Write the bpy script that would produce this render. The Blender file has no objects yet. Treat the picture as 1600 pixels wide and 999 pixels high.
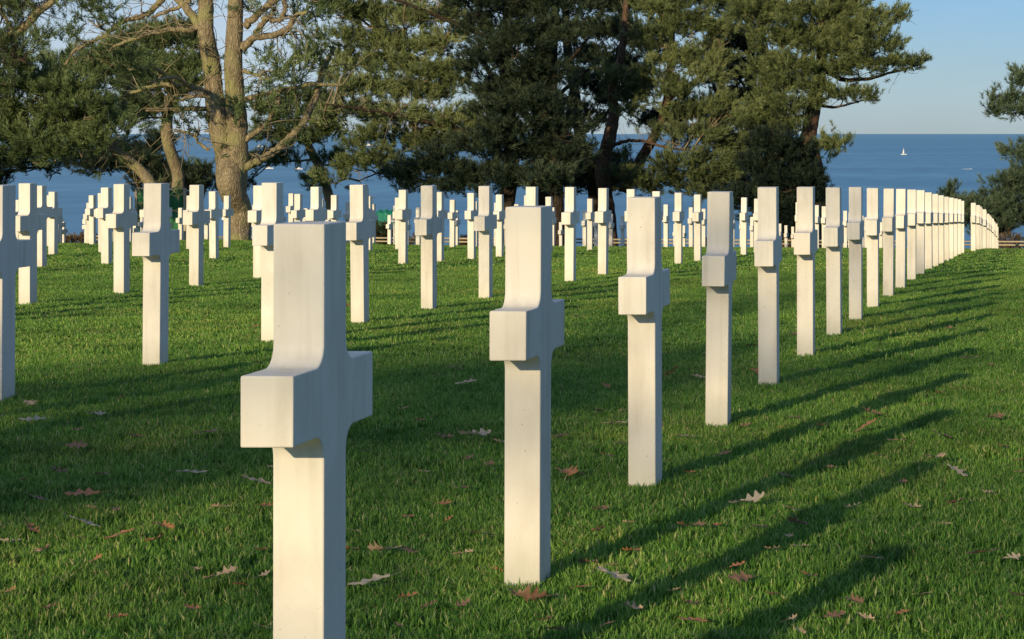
import bpy, bmesh, math, random
import numpy as np
from mathutils import Vector, noise as mnoise

rng = np.random.default_rng(7)
random.seed(7)
SC = bpy.context.scene
COL = SC.collection
PI = math.pi
R = math.radians

# ------------------------------------------------------------------ camera model (photo 1600 x 999)
F, VX, VY, CZ = 3400.0, 1615.0, 209.0, 1.2      # focal length in px, vanishing point of the rows, camera height
SUN_AZ, SUN_EL = R(13.6), R(14.4)               # shadows run 13.6 deg to the right of +Y


def P(px, py, y):
    return np.array(((px - VX) * y / F, y, CZ - (py - VY) * y / F))


def proj(x, y, z):
    return VX + F * x / y, VY + F * (CZ - z) / y


# ------------------------------------------------------------------ terrain
_TY = np.array([-60, -20, 0, 4, 6, 9.7, 13.5, 17.3, 21.2, 25, 33, 42.2, 47, 55, 65, 75, 82, 90, 100, 120, 150, 190, 260, 420.0])
_TD = np.array([1.2, 1.16, 1.17, 1.183, 1.219, 1.270, 1.348, 1.45, 1.555, 1.66, 1.96, 2.32, 2.53, 2.93, 3.52, 4.2, 4.72, 5.6, 7.6, 14, 28, 52, 75, 90.0])
_TM = np.gradient(_TD, _TY)


SOIL = 0.03      # the turf stands this high above the soil


def G(x, y):
    """ground height"""
    x = np.asarray(x, float); y = np.asarray(y, float)
    yc = np.clip(y, _TY[0], _TY[-1])
    i = np.clip(np.searchsorted(_TY, yc) - 1, 0, len(_TY) - 2)
    h = _TY[i + 1] - _TY[i]; t = (yc - _TY[i]) / h
    d = ((2*t**3 - 3*t**2 + 1) * _TD[i] + (t**3 - 2*t**2 + t) * h * _TM[i] + (-2*t**3 + 3*t**2) * _TD[i+1] + (t**3 - t**2) * h * _TM[i+1])
    d = d - 0.006 * np.clip(-x - 1.4, 0, 40)
    d = d - 0.15 * np.exp(-((x + 17.0)**2 + (y - 46.5)**2) / (2 * 1.8**2))
    return CZ - d - SOIL


def Gz(x, y):
    return float(G(x, y))


# ------------------------------------------------------------------ helpers
def tag(o, label=None, cat=None, group=None, kind=None):
    if label: o["label"] = label
    if cat: o["category"] = cat
    if group: o["group"] = group
    if kind: o["kind"] = kind
    return o


def link(o, parent=None):
    COL.objects.link(o)
    if parent is not None:
        o.parent = parent
    return o


def empty(name, loc, label, cat, group=None):
    o = bpy.data.objects.new(name, None)
    o.location = loc; o.empty_display_size = 0.2
    link(o)
    return tag(o, label, cat, group)


def mesh_np(name, verts, faces_flat, sizes, attrs=None, smooth=False):
    """verts (N,3); faces_flat index list; sizes verts per face; attrs {name: per-vertex float}"""
    me = bpy.data.meshes.new(name)
    verts = np.asarray(verts, np.float32); faces_flat = np.asarray(faces_flat, np.int32); sizes = np.asarray(sizes, np.int32)
    me.vertices.add(len(verts)); me.vertices.foreach_set("co", verts.ravel())
    me.loops.add(len(faces_flat)); me.loops.foreach_set("vertex_index", faces_flat)
    me.polygons.add(len(sizes))
    st = np.concatenate(([0], np.cumsum(sizes)[:-1])).astype(np.int32)
    me.polygons.foreach_set("loop_start", st)
    me.polygons.foreach_set("loop_total", sizes)
    if smooth:
        me.polygons.foreach_set("use_smooth", np.ones(len(sizes), bool))
    for k, v in (attrs or {}).items():
        a = me.attributes.new(k, 'FLOAT', 'POINT'); a.data.foreach_set("value", np.asarray(v, np.float32))
    me.update(calc_edges=True)
    return me


def obj(name, me, mat, parent=None):
    o = bpy.data.objects.new(name, me)
    if mat is not None:
        me.materials.append(mat)
    return link(o, parent)


def bm_obj(name, bm, mat, parent=None, smooth=False, loc=None):
    me = bpy.data.meshes.new(name); bm.to_mesh(me); bm.free()
    if smooth:
        for p in me.polygons: p.use_smooth = True
    o = obj(name, me, mat, parent)
    if loc is not None: o.location = loc
    return o


def add_box(bm, c, s, rot=None):
    m = bmesh.ops.create_cube(bm, size=1)['verts']
    for v in m:
        v.co = Vector((v.co.x * s[0], v.co.y * s[1], v.co.z * s[2]))
        if rot is not None: v.co.rotate(rot)
        v.co += Vector(c)
    return m


class Tubes:
    """collects tapered tubes and builds them as one mesh"""
    def __init__(s): s.v = []; s.f = []; s.n = 0; s.sz = []
    def add(s, pts, rad, sides=6, cap=True, wob=0.0):
        pts = np.asarray(pts, float); rad = np.asarray(rad, float)
        if rad.ndim == 0: rad = np.full(len(pts), rad)
        t = np.gradient(pts, axis=0); t /= np.linalg.norm(t, axis=1)[:, None] + 1e-9
        ref = np.array([0, 0, 1.0]) if abs(t[0, 2]) < 0.8 else np.array([1.0, 0, 0])
        a = np.linspace(0, 2*PI, sides, endpoint=False)
        rings = []
        for i in range(len(pts)):
            u = np.cross(t[i], ref); u /= np.linalg.norm(u) + 1e-9
            w = np.cross(t[i], u); ref = np.cross(u, t[i]) if False else ref
            rr = rad[i] * (1 + (wob * rng.uniform(-1, 1, sides) if wob else 0))
            rings.append(pts[i] + (np.cos(a) * rr)[:, None] * u + (np.sin(a) * rr)[:, None] * w)
        V = np.concatenate(rings); m = len(pts)
        b = s.n
        for i in range(m - 1):
            k = np.arange(sides); k2 = (k + 1) % sides
            q = np.stack([b + i*sides + k, b + i*sides + k2, b + (i+1)*sides + k2, b + (i+1)*sides + k], 1)
            s.f.append(q.ravel()); s.sz.append(np.full(sides, 4))
        s.v.append(V); s.n += len(V)
        if cap:
            s.f.append(b + (m-1)*sides + np.arange(sides)); s.sz.append(np.array([sides]))
    def mesh(s, name):
        return mesh_np(name, np.concatenate(s.v), np.concatenate(s.f), np.concatenate(s.sz), smooth=True)


def catmull(pts, per=6):
    pts = np.asarray(pts, float)
    p = np.vstack([2*pts[0]-pts[1], pts, 2*pts[-1]-pts[-2]])
    out = []
    for i in range(1, len(p)-2):
        for t in np.linspace(0, 1, per, endpoint=False):
            out.append(0.5*((2*p[i]) + (-p[i-1]+p[i+1])*t + (2*p[i-1]-5*p[i]+4*p[i+1]-p[i+2])*t*t + (-p[i-1]+3*p[i]-3*p[i+1]+p[i+2])*t**3))
    out.append(p[-2])
    return np.array(out)


# ------------------------------------------------------------------ materials
def new_mat(name):
    m = bpy.data.materials.new(name); m.use_nodes = True
    nt = m.node_tree
    for n in list(nt.nodes): nt.nodes.remove(n)
    out = nt.nodes.new("ShaderNodeOutputMaterial")
    return m, nt, out


def nd(nt, typ, **kw):
    n = nt.nodes.new(typ)
    for k, v in kw.items():
        if k.startswith("i_"):
            n.inputs[k[2:].replace("_", " ")].default_value = v
        else:
            setattr(n, k, v)
    return n


def ramp(nt, stops):
    r = nt.nodes.new("ShaderNodeValToRGB")
    e = r.color_ramp.elements
    e[0].position, e[0].color = stops[0][0], (*stops[0][1], 1)
    e[1].position, e[1].color = stops[-1][0], (*stops[-1][1], 1)
    for p, c in stops[1:-1]:
        x = e.new(p); x.color = (*c, 1)
    return r


def simple_mat(name, c1, c2, scale=8, rough=0.7, bump=0.0, stretch=(1, 1, 1), detail=4, coord="Object", bscale=None, spec=0.3):
    m, nt, out = new_mat(name)
    b = nd(nt, "ShaderNodeBsdfPrincipled"); b.inputs["Roughness"].default_value = rough
    b.inputs["Specular IOR Level"].default_value = spec
    tc = nd(nt, "ShaderNodeTexCoord"); mp = nd(nt, "ShaderNodeMapping"); mp.inputs["Scale"].default_value = stretch
    nt.links.new(tc.outputs[coord], mp.inputs[0])
    n = nd(nt, "ShaderNodeTexNoise"); n.inputs["Scale"].default_value = scale; n.inputs["Detail"].default_value = detail
    nt.links.new(mp.outputs[0], n.inputs["Vector"])
    r = ramp(nt, [(0.3, c1), (0.7, c2)])
    nt.links.new(n.outputs["Fac"], r.inputs[0]); nt.links.new(r.outputs[0], b.inputs["Base Color"])
    if bump:
        n2 = nd(nt, "ShaderNodeTexNoise"); n2.inputs["Scale"].default_value = bscale or scale * 2; n2.inputs["Detail"].default_value = 5
        nt.links.new(mp.outputs[0], n2.inputs["Vector"])
        bp = nd(nt, "ShaderNodeBump"); bp.inputs["Strength"].default_value = bump; bp.inputs["Distance"].default_value = 0.05
        nt.links.new(n2.outputs["Fac"], bp.inputs["Height"]); nt.links.new(bp.outputs[0], b.inputs["Normal"])
    nt.links.new(b.outputs[0], out.inputs[0])
    return m


def foliage_mat(name, dark, mid, light, trans=0.25):
    m, nt, out = new_mat(name)
    at = nd(nt, "ShaderNodeAttribute", attribute_name="tint")
    r = ramp(nt, [(0.0, dark), (0.5, mid), (1.0, light)])
    nt.links.new(at.outputs["Fac"], r.inputs[0])
    d = nd(nt, "ShaderNodeBsdfPrincipled"); d.inputs["Roughness"].default_value = 0.55; d.inputs["Specular IOR Level"].default_value = 0.25
    t = nd(nt, "ShaderNodeBsdfTranslucent")
    nt.links.new(r.outputs[0], d.inputs["Base Color"]); nt.links.new(r.outputs[0], t.inputs["Color"])
    mx = nd(nt, "ShaderNodeMixShader"); mx.inputs[0].default_value = trans
    nt.links.new(d.outputs[0], mx.inputs[1]); nt.links.new(t.outputs[0], mx.inputs[2]); nt.links.new(mx.outputs[0], out.inputs[0])
    return m


def bark_mat(name, c1, c2, moss=None, scale=5.0):
    m, nt, out = new_mat(name)
    b = nd(nt, "ShaderNodeBsdfPrincipled"); b.inputs["Roughness"].default_value = 0.9; b.inputs["Specular IOR Level"].default_value = 0.1
    tc = nd(nt, "ShaderNodeTexCoord"); mp = nd(nt, "ShaderNodeMapping"); mp.inputs["Scale"].default_value = (1, 1, 0.35)
    nt.links.new(tc.outputs["Object"], mp.inputs[0])
    v = nd(nt, "ShaderNodeTexVoronoi", feature='DISTANCE_TO_EDGE'); v.inputs["Scale"].default_value = scale * 2.4
    n = nd(nt, "ShaderNodeTexNoise"); n.inputs["Scale"].default_value = scale * 1.6; n.inputs["Detail"].default_value = 6
    w = nd(nt, "ShaderNodeVectorMath", operation='ADD')
    n0 = nd(nt, "ShaderNodeTexNoise"); n0.inputs["Scale"].default_value = scale
    sc = nd(nt, "ShaderNodeVectorMath", operation='SCALE'); sc.inputs["Scale"].default_value = 0.25
    nt.links.new(mp.outputs[0], n0.inputs["Vector"]); nt.links.new(n0.outputs["Color"], sc.inputs[0])
    nt.links.new(mp.outputs[0], w.inputs[0]); nt.links.new(sc.outputs[0], w.inputs[1])
    nt.links.new(w.outputs[0], v.inputs["Vector"]); nt.links.new(mp.outputs[0], n.inputs["Vector"])
    r1 = ramp(nt, [(0.0, tuple(c * 0.55 for c in c1)), (0.10, c1), (0.5, c2)])
    nt.links.new(v.outputs["Distance"], r1.inputs[0])
    mix = nd(nt, "ShaderNodeMix", data_type='RGBA', blend_type='MULTIPLY'); mix.inputs[0].default_value = 0.8
    r2 = ramp(nt, [(0.3, (0.55, 0.52, 0.48)), (0.65, (1.1, 1.06, 1.0))])
    nt.links.new(n.outputs["Fac"], r2.inputs[0])
    nt.links.new(r1.outputs[0], mix.inputs["A"]); nt.links.new(r2.outputs[0], mix.inputs["B"])
    last = mix.outputs["Result"]
    if moss:
        n3 = nd(nt, "ShaderNodeTexNoise"); n3.inputs["Scale"].default_value = 1.6; n3.inputs["Detail"].default_value = 5
        nt.links.new(tc.outputs["Object"], n3.inputs["Vector"])
        r3 = ramp(nt, [(0.5, (0, 0, 0)), (0.66, (0.8, 0.8, 0.8))])
        nt.links.new(n3.outputs["Fac"], r3.inputs[0])
        mm = nd(nt, "ShaderNodeMix", data_type='RGBA'); mm.inputs["B"].default_value = (*moss, 1)
        nt.links.new(r3.outputs[0], mm.inputs[0]); nt.links.new(last, mm.inputs["A"]); last = mm.outputs["Result"]
    nt.links.new(last, b.inputs["Base Color"])
    bp = nd(nt, "ShaderNodeBump"); bp.inputs["Strength"].default_value = 0.9; bp.inputs["Distance"].default_value = 0.04
    ad = nd(nt, "ShaderNodeMath", operation='ADD'); nt.links.new(v.outputs["Distance"], ad.inputs[0]); nt.links.new(n.outputs["Fac"], ad.inputs[1])
    nt.links.new(ad.outputs[0], bp.inputs["Height"]); nt.links.new(bp.outputs[0], b.inputs["Normal"])
    nt.links.new(b.outputs[0], out.inputs[0])
    return m


def marble_mat():
    m, nt, out = new_mat("white_marble")
    b = nd(nt, "ShaderNodeBsdfPrincipled"); b.inputs["Roughness"].default_value = 0.62; b.inputs["Specular IOR Level"].default_value = 0.25
    tc = nd(nt, "ShaderNodeTexCoord"); oi = nd(nt, "ShaderNodeObjectInfo")
    cmb = nd(nt, "ShaderNodeVectorMath", operation='ADD')
    sc = nd(nt, "ShaderNodeVectorMath", operation='SCALE'); sc.inputs["Scale"].default_value = 1.0
    ml = nd(nt, "ShaderNodeMath", operation='MULTIPLY'); ml.inputs[1].default_value = 60.0
    nt.links.new(oi.outputs["Random"], ml.inputs[0])
    nt.links.new(tc.outputs["Object"], cmb.inputs[0]); nt.links.new(ml.outputs[0], cmb.inputs[1])
    mp = nd(nt, "ShaderNodeMapping"); mp.inputs["Scale"].default_value = (1, 1, 0.5)
    nt.links.new(cmb.outputs[0], mp.inputs[0])
    n = nd(nt, "ShaderNodeTexNoise"); n.inputs["Scale"].default_value = 7; n.inputs["Detail"].default_value = 6; n.inputs["Roughness"].default_value = 0.6
    n.inputs["Distortion"].default_value = 0.6
    nt.links.new(mp.outputs[0], n.inputs["Vector"])
    r = ramp(nt, [(0.3, (0.73, 0.685, 0.60)), (0.52, (0.81, 0.775, 0.69)), (0.75, (0.83, 0.80, 0.73))])
    nt.links.new(n.outputs["Fac"], r.inputs[0])
    # rain streaks and specks
    mp2 = nd(nt, "ShaderNodeMapping"); mp2.inputs["Scale"].default_value = (26, 26, 1.6)
    nt.links.new(cmb.outputs[0], mp2.inputs[0])
    n2 = nd(nt, "ShaderNodeTexNoise"); n2.inputs["Scale"].default_value = 1.0; n2.inputs["Detail"].default_value = 5
    nt.links.new(mp2.outputs[0], n2.inputs["Vector"])
    r2 = ramp(nt, [(0.28, (0.82, 0.80, 0.76)), (0.5, (1, 1, 1))])
    nt.links.new(n2.outputs["Fac"], r2.inputs[0])
    mx = nd(nt, "ShaderNodeMix", data_type='RGBA', blend_type='MULTIPLY'); mx.inputs[0].default_value = 0.7
    nt.links.new(r.outputs[0], mx.inputs["A"]); nt.links.new(r2.outputs[0], mx.inputs["B"])
    n3 = nd(nt, "ShaderNodeTexNoise"); n3.inputs["Scale"].default_value = 55; n3.inputs["Detail"].default_value = 2
    nt.links.new(cmb.outputs[0], n3.inputs["Vector"])
    r3 = ramp(nt, [(0.235, (0.55, 0.5, 0.42)), (0.27, (1, 1, 1))])
    nt.links.new(n3.outputs["Fac"], r3.inputs[0])
    mx2 = nd(nt, "ShaderNodeMix", data_type='RGBA', blend_type='MULTIPLY'); mx2.inputs[0].default_value = 0.7
    nt.links.new(mx.outputs["Result"], mx2.inputs["A"]); nt.links.new(r3.outputs[0], mx2.inputs["B"])
    # green-grey splash zone at the foot
    sx = nd(nt, "ShaderNodeSeparateXYZ"); nt.links.new(tc.outputs["Object"], sx.inputs[0])
    mr = nd(nt, "ShaderNodeMapRange"); mr.inputs["From Min"].default_value = 0.02; mr.inputs["From Max"].default_value = 0.16
    mr.inputs["To Min"].default_value = 0.45; mr.inputs["To Max"].default_value = 0.0
    nt.links.new(sx.outputs["Z"], mr.inputs["Value"])
    mx3 = nd(nt, "ShaderNodeMix", data_type='RGBA'); mx3.inputs["B"].default_value = (0.56, 0.55, 0.43, 1)
    nt.links.new(mr.outputs[0], mx3.inputs[0]); nt.links.new(mx2.outputs["Result"], mx3.inputs["A"])
    # each stone its own tone
    mr2 = nd(nt, "ShaderNodeMapRange"); mr2.inputs["To Min"].default_value = 0.88; mr2.inputs["To Max"].default_value = 1.04
    nt.links.new(oi.outputs["Random"], mr2.inputs["Value"])
    mx4 = nd(nt, "ShaderNodeVectorMath", operation='SCALE')
    nt.links.new(mx3.outputs["Result"], mx4.inputs[0]); nt.links.new(mr2.outputs[0], mx4.inputs["Scale"])
    nt.links.new(mx4.outputs[0], b.inputs["Base Color"])
    bp = nd(nt, "ShaderNodeBump"); bp.inputs["Strength"].default_value = 0.12; bp.inputs["Distance"].default_value = 0.004
    n4 = nd(nt, "ShaderNodeTexNoise"); n4.inputs["Scale"].default_value = 120; n4.inputs["Detail"].default_value = 3
    nt.links.new(cmb.outputs[0], n4.inputs["Vector"]); nt.links.new(n4.outputs["Fac"], bp.inputs["Height"]); nt.links.new(bp.outputs[0], b.inputs["Normal"])
    nt.links.new(b.outputs[0], out.inputs[0])
    return m


def lawn_mat():
    m, nt, out = new_mat("lawn_soil")
    b = nd(nt, "ShaderNodeBsdfPrincipled"); b.inputs["Roughness"].default_value = 0.9; b.inputs["Specular IOR Level"].default_value = 0.05
    ge = nd(nt, "ShaderNodeNewGeometry")
    n = nd(nt, "ShaderNodeTexNoise"); n.inputs["Scale"].default_value = 1.3; n.inputs["Detail"].default_value = 8; n.inputs["Roughness"].default_value = 0.7
    nt.links.new(ge.outputs["Position"], n.inputs["Vector"])
    r = ramp(nt, [(0.3, (0.03, 0.08, 0.01)), (0.5, (0.06, 0.15, 0.016)), (0.72, (0.09, 0.19, 0.026))])
    nt.links.new(n.outputs["Fac"], r.inputs[0])
    # dry bank below the lawn
    sp = nd(nt, "ShaderNodeSeparateXYZ"); nt.links.new(ge.outputs["Position"], sp.inputs[0])
    mr = nd(nt, "ShaderNodeMapRange"); mr.inputs["From Min"].default_value = 80; mr.inputs["From Max"].default_value = 84
    nt.links.new(sp.outputs["Y"], mr.inputs["Value"])
    mx = nd(nt, "ShaderNodeMix", data_type='RGBA'); mx.inputs["B"].default_value = (0.2, 0.15, 0.07, 1)
    nt.links.new(mr.outputs[0], mx.inputs[0]); nt.links.new(r.outputs[0], mx.inputs["A"])
    nt.links.new(mx.outputs["Result"], b.inputs["Base Color"])
    n2 = nd(nt, "ShaderNodeTexNoise"); n2.inputs["Scale"].default_value = 18; n2.inputs["Detail"].default_value = 6
    nt.links.new(ge.outputs["Position"], n2.inputs["Vector"])
    bp = nd(nt, "ShaderNodeBump"); bp.inputs["Strength"].default_value = 1.0; bp.inputs["Distance"].default_value = 0.06
    nt.links.new(n2.outputs["Fac"], bp.inputs["Height"]); nt.links.new(bp.outputs[0], b.inputs["Normal"])
    nt.links.new(b.outputs[0], out.inputs[0])
    return m


def grass_mat():
    m, nt, out = new_mat("grass_blades")
    at = nd(nt, "ShaderNodeAttribute", attribute_name="tint")
    ge = nd(nt, "ShaderNodeNewGeometry")
    r = ramp(nt, [(0.0, (0.040, 0.105, 0.020)), (0.42, (0.125, 0.300, 0.046)), (0.85, (0.29, 0.50, 0.10)), (1.0, (0.52, 0.50, 0.25))])
    nt.links.new(at.outputs["Fac"], r.inputs[0])
    n = nd(nt, "ShaderNodeTexNoise"); n.inputs["Scale"].default_value = 0.9; n.inputs["Detail"].default_value = 5; n.inputs["Roughness"].default_value = 0.65
    nt.links.new(ge.outputs["Position"], n.inputs["Vector"])
    r2 = ramp(nt, [(0.28, (0.5, 0.56, 0.52)), (0.5, (0.95, 0.95, 0.9)), (0.72, (1.5, 1.22, 1.1))])
    nt.links.new(n.outputs["Fac"], r2.inputs[0])
    mx = nd(nt, "ShaderNodeMix", data_type='RGBA', blend_type='MULTIPLY'); mx.inputs[0].default_value = 1.0
    nt.links.new(r.outputs[0], mx.inputs["A"]); nt.links.new(r2.outputs[0], mx.inputs["B"])
    nb_ = nd(nt, "ShaderNodeTexNoise"); nb_.inputs["Scale"].default_value = 0.42; nb_.inputs["Detail"].default_value = 6; nb_.inputs["Roughness"].default_value = 0.7
    nt.links.new(ge.outputs["Position"], nb_.inputs["Vector"])
    rb = ramp(nt, [(0.50, (0, 0, 0)), (0.66, (0.5, 0.5, 0.5))])
    nt.links.new(nb_.outputs["Fac"], rb.inputs[0])
    my = nd(nt, "ShaderNodeMix", data_type='RGBA', blend_type='MULTIPLY'); my.inputs["B"].default_value = (1.55, 1.0, 1.1, 1)
    nt.links.new(rb.outputs[0], my.inputs[0]); nt.links.new(mx.outputs["Result"], my.inputs["A"])
    mx = my
    d = nd(nt, "ShaderNodeBsdfPrincipled"); d.inputs["Roughness"].default_value = 0.45; d.inputs["Specular IOR Level"].default_value = 0.3
    t = nd(nt, "ShaderNodeBsdfTranslucent")
    nt.links.new(mx.outputs["Result"], d.inputs["Base Color"]); nt.links.new(mx.outputs["Result"], t.inputs["Color"])
    ms = nd(nt, "ShaderNodeMixShader"); ms.inputs[0].default_value = 0.35
    nt.links.new(d.outputs[0], ms.inputs[1]); nt.links.new(t.outputs[0], ms.inputs[2]); nt.links.new(ms.outputs[0], out.inputs[0])
    return m


def sea_mat():
    m, nt, out = new_mat("sea_water")
    b = nd(nt, "ShaderNodeBsdfPrincipled"); b.inputs["Roughness"].default_value = 0.55; b.inputs["Specular IOR Level"].default_value = 0.12
    ge = nd(nt, "ShaderNodeNewGeometry")
    mp = nd(nt, "ShaderNodeMapping"); mp.inputs["Scale"].default_value = (0.02, 0.0045, 1)
    nt.links.new(ge.outputs["Position"], mp.inputs[0])
    n = nd(nt, "ShaderNodeTexNoise"); n.inputs["Scale"].default_value = 1.0; n.inputs["Detail"].default_value = 9; n.inputs["Roughness"].default_value = 0.68
    nt.links.new(mp.outputs[0], n.inputs["Vector"])
    r = ramp(nt, [(0.3, (0.115, 0.285, 0.45)), (0.55, (0.14, 0.34, 0.52)), (0.75, (0.185, 0.40, 0.59))])
    nt.links.new(n.outputs["Fac"], r.inputs[0])
    sp = nd(nt, "ShaderNodeSeparateXYZ"); nt.links.new(ge.outputs["Position"], sp.inputs[0])
    mp2 = nd(nt, "ShaderNodeMapping"); mp2.inputs["Scale"].default_value = (0.0006, 0.0022, 1)
    nt.links.new(ge.outputs["Position"], mp2.inputs[0])
    n2 = nd(nt, "ShaderNodeTexNoise"); n2.inputs["Scale"].default_value = 1.0; n2.inputs["Detail"].default_value = 6
    nt.links.new(mp2.outputs[0], n2.inputs["Vector"])
    r2 = ramp(nt, [(0.35, (0.86, 0.88, 0.9)), (0.65, (1.12, 1.09, 1.06))])
    nt.links.new(n2.outputs["Fac"], r2.inputs[0])
    mm = nd(nt, "ShaderNodeMix", data_type='RGBA', blend_type='MULTIPLY'); mm.inputs[0].default_value = 1.0
    nt.links.new(r.outputs[0], mm.inputs["A"]); nt.links.new(r2.outputs[0], mm.inputs["B"])
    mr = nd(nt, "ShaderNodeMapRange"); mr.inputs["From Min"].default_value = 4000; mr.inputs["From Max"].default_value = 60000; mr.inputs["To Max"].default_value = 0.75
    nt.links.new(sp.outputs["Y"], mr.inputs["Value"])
    mh = nd(nt, "ShaderNodeMix", data_type='RGBA'); mh.inputs["B"].default_value = (0.19, 0.39, 0.54, 1)  # distance haze painted into the water colour, paler towards the horizon
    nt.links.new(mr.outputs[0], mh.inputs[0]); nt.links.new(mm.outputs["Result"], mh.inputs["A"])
    nt.links.new(mh.outputs["Result"], b.inputs["Base Color"])
    nt.links.new(b.outputs[0], out.inputs[0])
    return m


def leaf_mat(name, c1, c2):
    m, nt, out = new_mat(name)
    tc = nd(nt, "ShaderNodeTexCoord"); oi = nd(nt, "ShaderNodeObjectInfo")
    n = nd(nt, "ShaderNodeTexNoise"); n.inputs["Scale"].default_value = 30; n.inputs["Detail"].default_value = 4
    ad = nd(nt, "ShaderNodeVectorMath", operation='ADD')
    nt.links.new(tc.outputs["Object"], ad.inputs[0]); nt.links.new(oi.outputs["Random"], ad.inputs[1]); nt.links.new(ad.outputs[0], n.inputs["Vector"])
    r = ramp(nt, [(0.3, c1), (0.7, c2)])
    nt.links.new(n.outputs["Fac"], r.inputs[0])
    d = nd(nt, "ShaderNodeBsdfPrincipled"); d.inputs["Roughness"].default_value = 0.6
    t = nd(nt, "ShaderNodeBsdfTranslucent")
    nt.links.new(r.outputs[0], d.inputs["Base Color"]); nt.links.new(r.outputs[0], t.inputs["Color"])
    ms = nd(nt, "ShaderNodeMixShader"); ms.inputs[0].default_value = 0.2
    nt.links.new(d.outputs[0], ms.inputs[1]); nt.links.new(t.outputs[0], ms.inputs[2]); nt.links.new(ms.outputs[0], out.inputs[0])
    return m


M_MARBLE = marble_mat()
M_LAWN = lawn_mat()
M_GRASS = grass_mat()
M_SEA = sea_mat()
M_BARK = bark_mat("pine_bark", (0.285, 0.24, 0.160), (0.43, 0.37, 0.25), moss=(0.27, 0.27, 0.11), scale=8)
M_BARK2 = bark_mat("red_pine_bark", (0.11, 0.075, 0.055), (0.19, 0.135, 0.095), scale=6)
M_BARKD = bark_mat("dark_pine_bark", (0.045, 0.035, 0.028), (0.085, 0.065, 0.05), scale=4)
M_TWIG = simple_mat("twig_bark", (0.20, 0.16, 0.10), (0.34, 0.28, 0.17), scale=3, rough=0.9)
M_TWIGD = simple_mat("dark_twig_bark", (0.05, 0.04, 0.03), (0.10, 0.08, 0.055), scale=3, rough=0.9)
M_OLIVE = foliage_mat("olive_needles", (0.040, 0.056, 0.026), (0.165, 0.212, 0.082), (0.36, 0.41, 0.18), trans=0.25)
M_GREEN = foliage_mat("green_needles", (0.036, 0.057, 0.026), (0.145, 0.205, 0.080), (0.32, 0.39, 0.17), trans=0.25)
M_DARK = foliage_mat("dark_needles", (0.010, 0.021, 0.017), (0.044, 0.070, 0.042), (0.13, 0.168, 0.085), trans=0.25)  # shade of the dense pine group is put into this darker needle colour
M_BLUE = foliage_mat("bluish_needles", (0.036, 0.064, 0.042), (0.11, 0.165, 0.098), (0.23, 0.30, 0.18), trans=0.25)
M_SCRUB = foliage_mat("brown_scrub", (0.06, 0.04, 0.02), (0.17, 0.125, 0.065), (0.30, 0.24, 0.13))
M_SCRUBG = foliage_mat("green_scrub", (0.015, 0.022, 0.010), (0.05, 0.06, 0.022), (0.12, 0.11, 0.05))
M_RAIL = simple_mat("pale_weathered_wood", (0.34, 0.28, 0.19), (0.50, 0.43, 0.31), scale=5, rough=0.8, stretch=(0.3, 4, 4), bump=0.2)
M_POST = simple_mat("dark_wood", (0.10, 0.075, 0.05), (0.20, 0.15, 0.10), scale=6, rough=0.85)
M_GREENP = simple_mat("green_canvas", (0.015, 0.11, 0.042), (0.03, 0.18, 0.07), scale=2.0, rough=0.6, bump=0.4, bscale=3)
M_TEAL = simple_mat("teal_tarpaulin", (0.008, 0.16, 0.12), (0.018, 0.25, 0.18), scale=2.0, rough=0.5, bump=0.4, bscale=3)
M_WHITE = simple_mat("white_boat_paint", (0.75, 0.74, 0.70), (0.82, 0.81, 0.78), scale=2, rough=0.4)
M_SAIL = simple_mat("white_sailcloth", (0.78, 0.77, 0.72), (0.84, 0.83, 0.8), scale=1, rough=0.8)
M_CABIN = simple_mat("grey_glass", (0.10, 0.13, 0.17), (0.2, 0.24, 0.28), scale=1, rough=0.3)

# ------------------------------------------------------------------ camera, light, sky
cam = bpy.data.cameras.new("camera")
cam.sensor_width = 36.0; cam.lens = F / 1600 * 36.0
cam.shift_x = -(VX - 800.0) / 1600.0
cam.shift_y = -(499.5 - VY) / 1600.0
cam.clip_start = 0.1; cam.clip_end = 400000
co = bpy.data.objects.new("camera", cam); link(co)
co.location = (0, 0, CZ); co.rotation_euler = (PI / 2, 0, 0)
SC.camera = co

sun = bpy.data.lights.new("sun", 'SUN'); sun.energy = 4.5; sun.angle = R(0.55); sun.color = (1.0, 0.795, 0.475)
so = bpy.data.objects.new("sun", sun); link(so)
hx, hy = math.sin(SUN_AZ), math.cos(SUN_AZ)
sdir = Vector((hx * math.cos(SUN_EL), hy * math.cos(SUN_EL), -math.sin(SUN_EL)))
so.rotation_euler = sdir.to_track_quat('-Z', 'Y').to_euler()

w = bpy.data.worlds.new("World"); SC.world = w; w.use_nodes = True
nt = w.node_tree
bg = nt.nodes["Background"]
sky = nt.nodes.new("ShaderNodeTexSky"); sky.sky_type = 'NISHITA'; sky.sun_disc = False
sky.sun_elevation = SUN_EL; sky.sun_rotation = PI + SUN_AZ
sky.altitude = 50; sky.air_density = 1.0; sky.dust_density = 0.2; sky.ozone_density = 3.5
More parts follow.
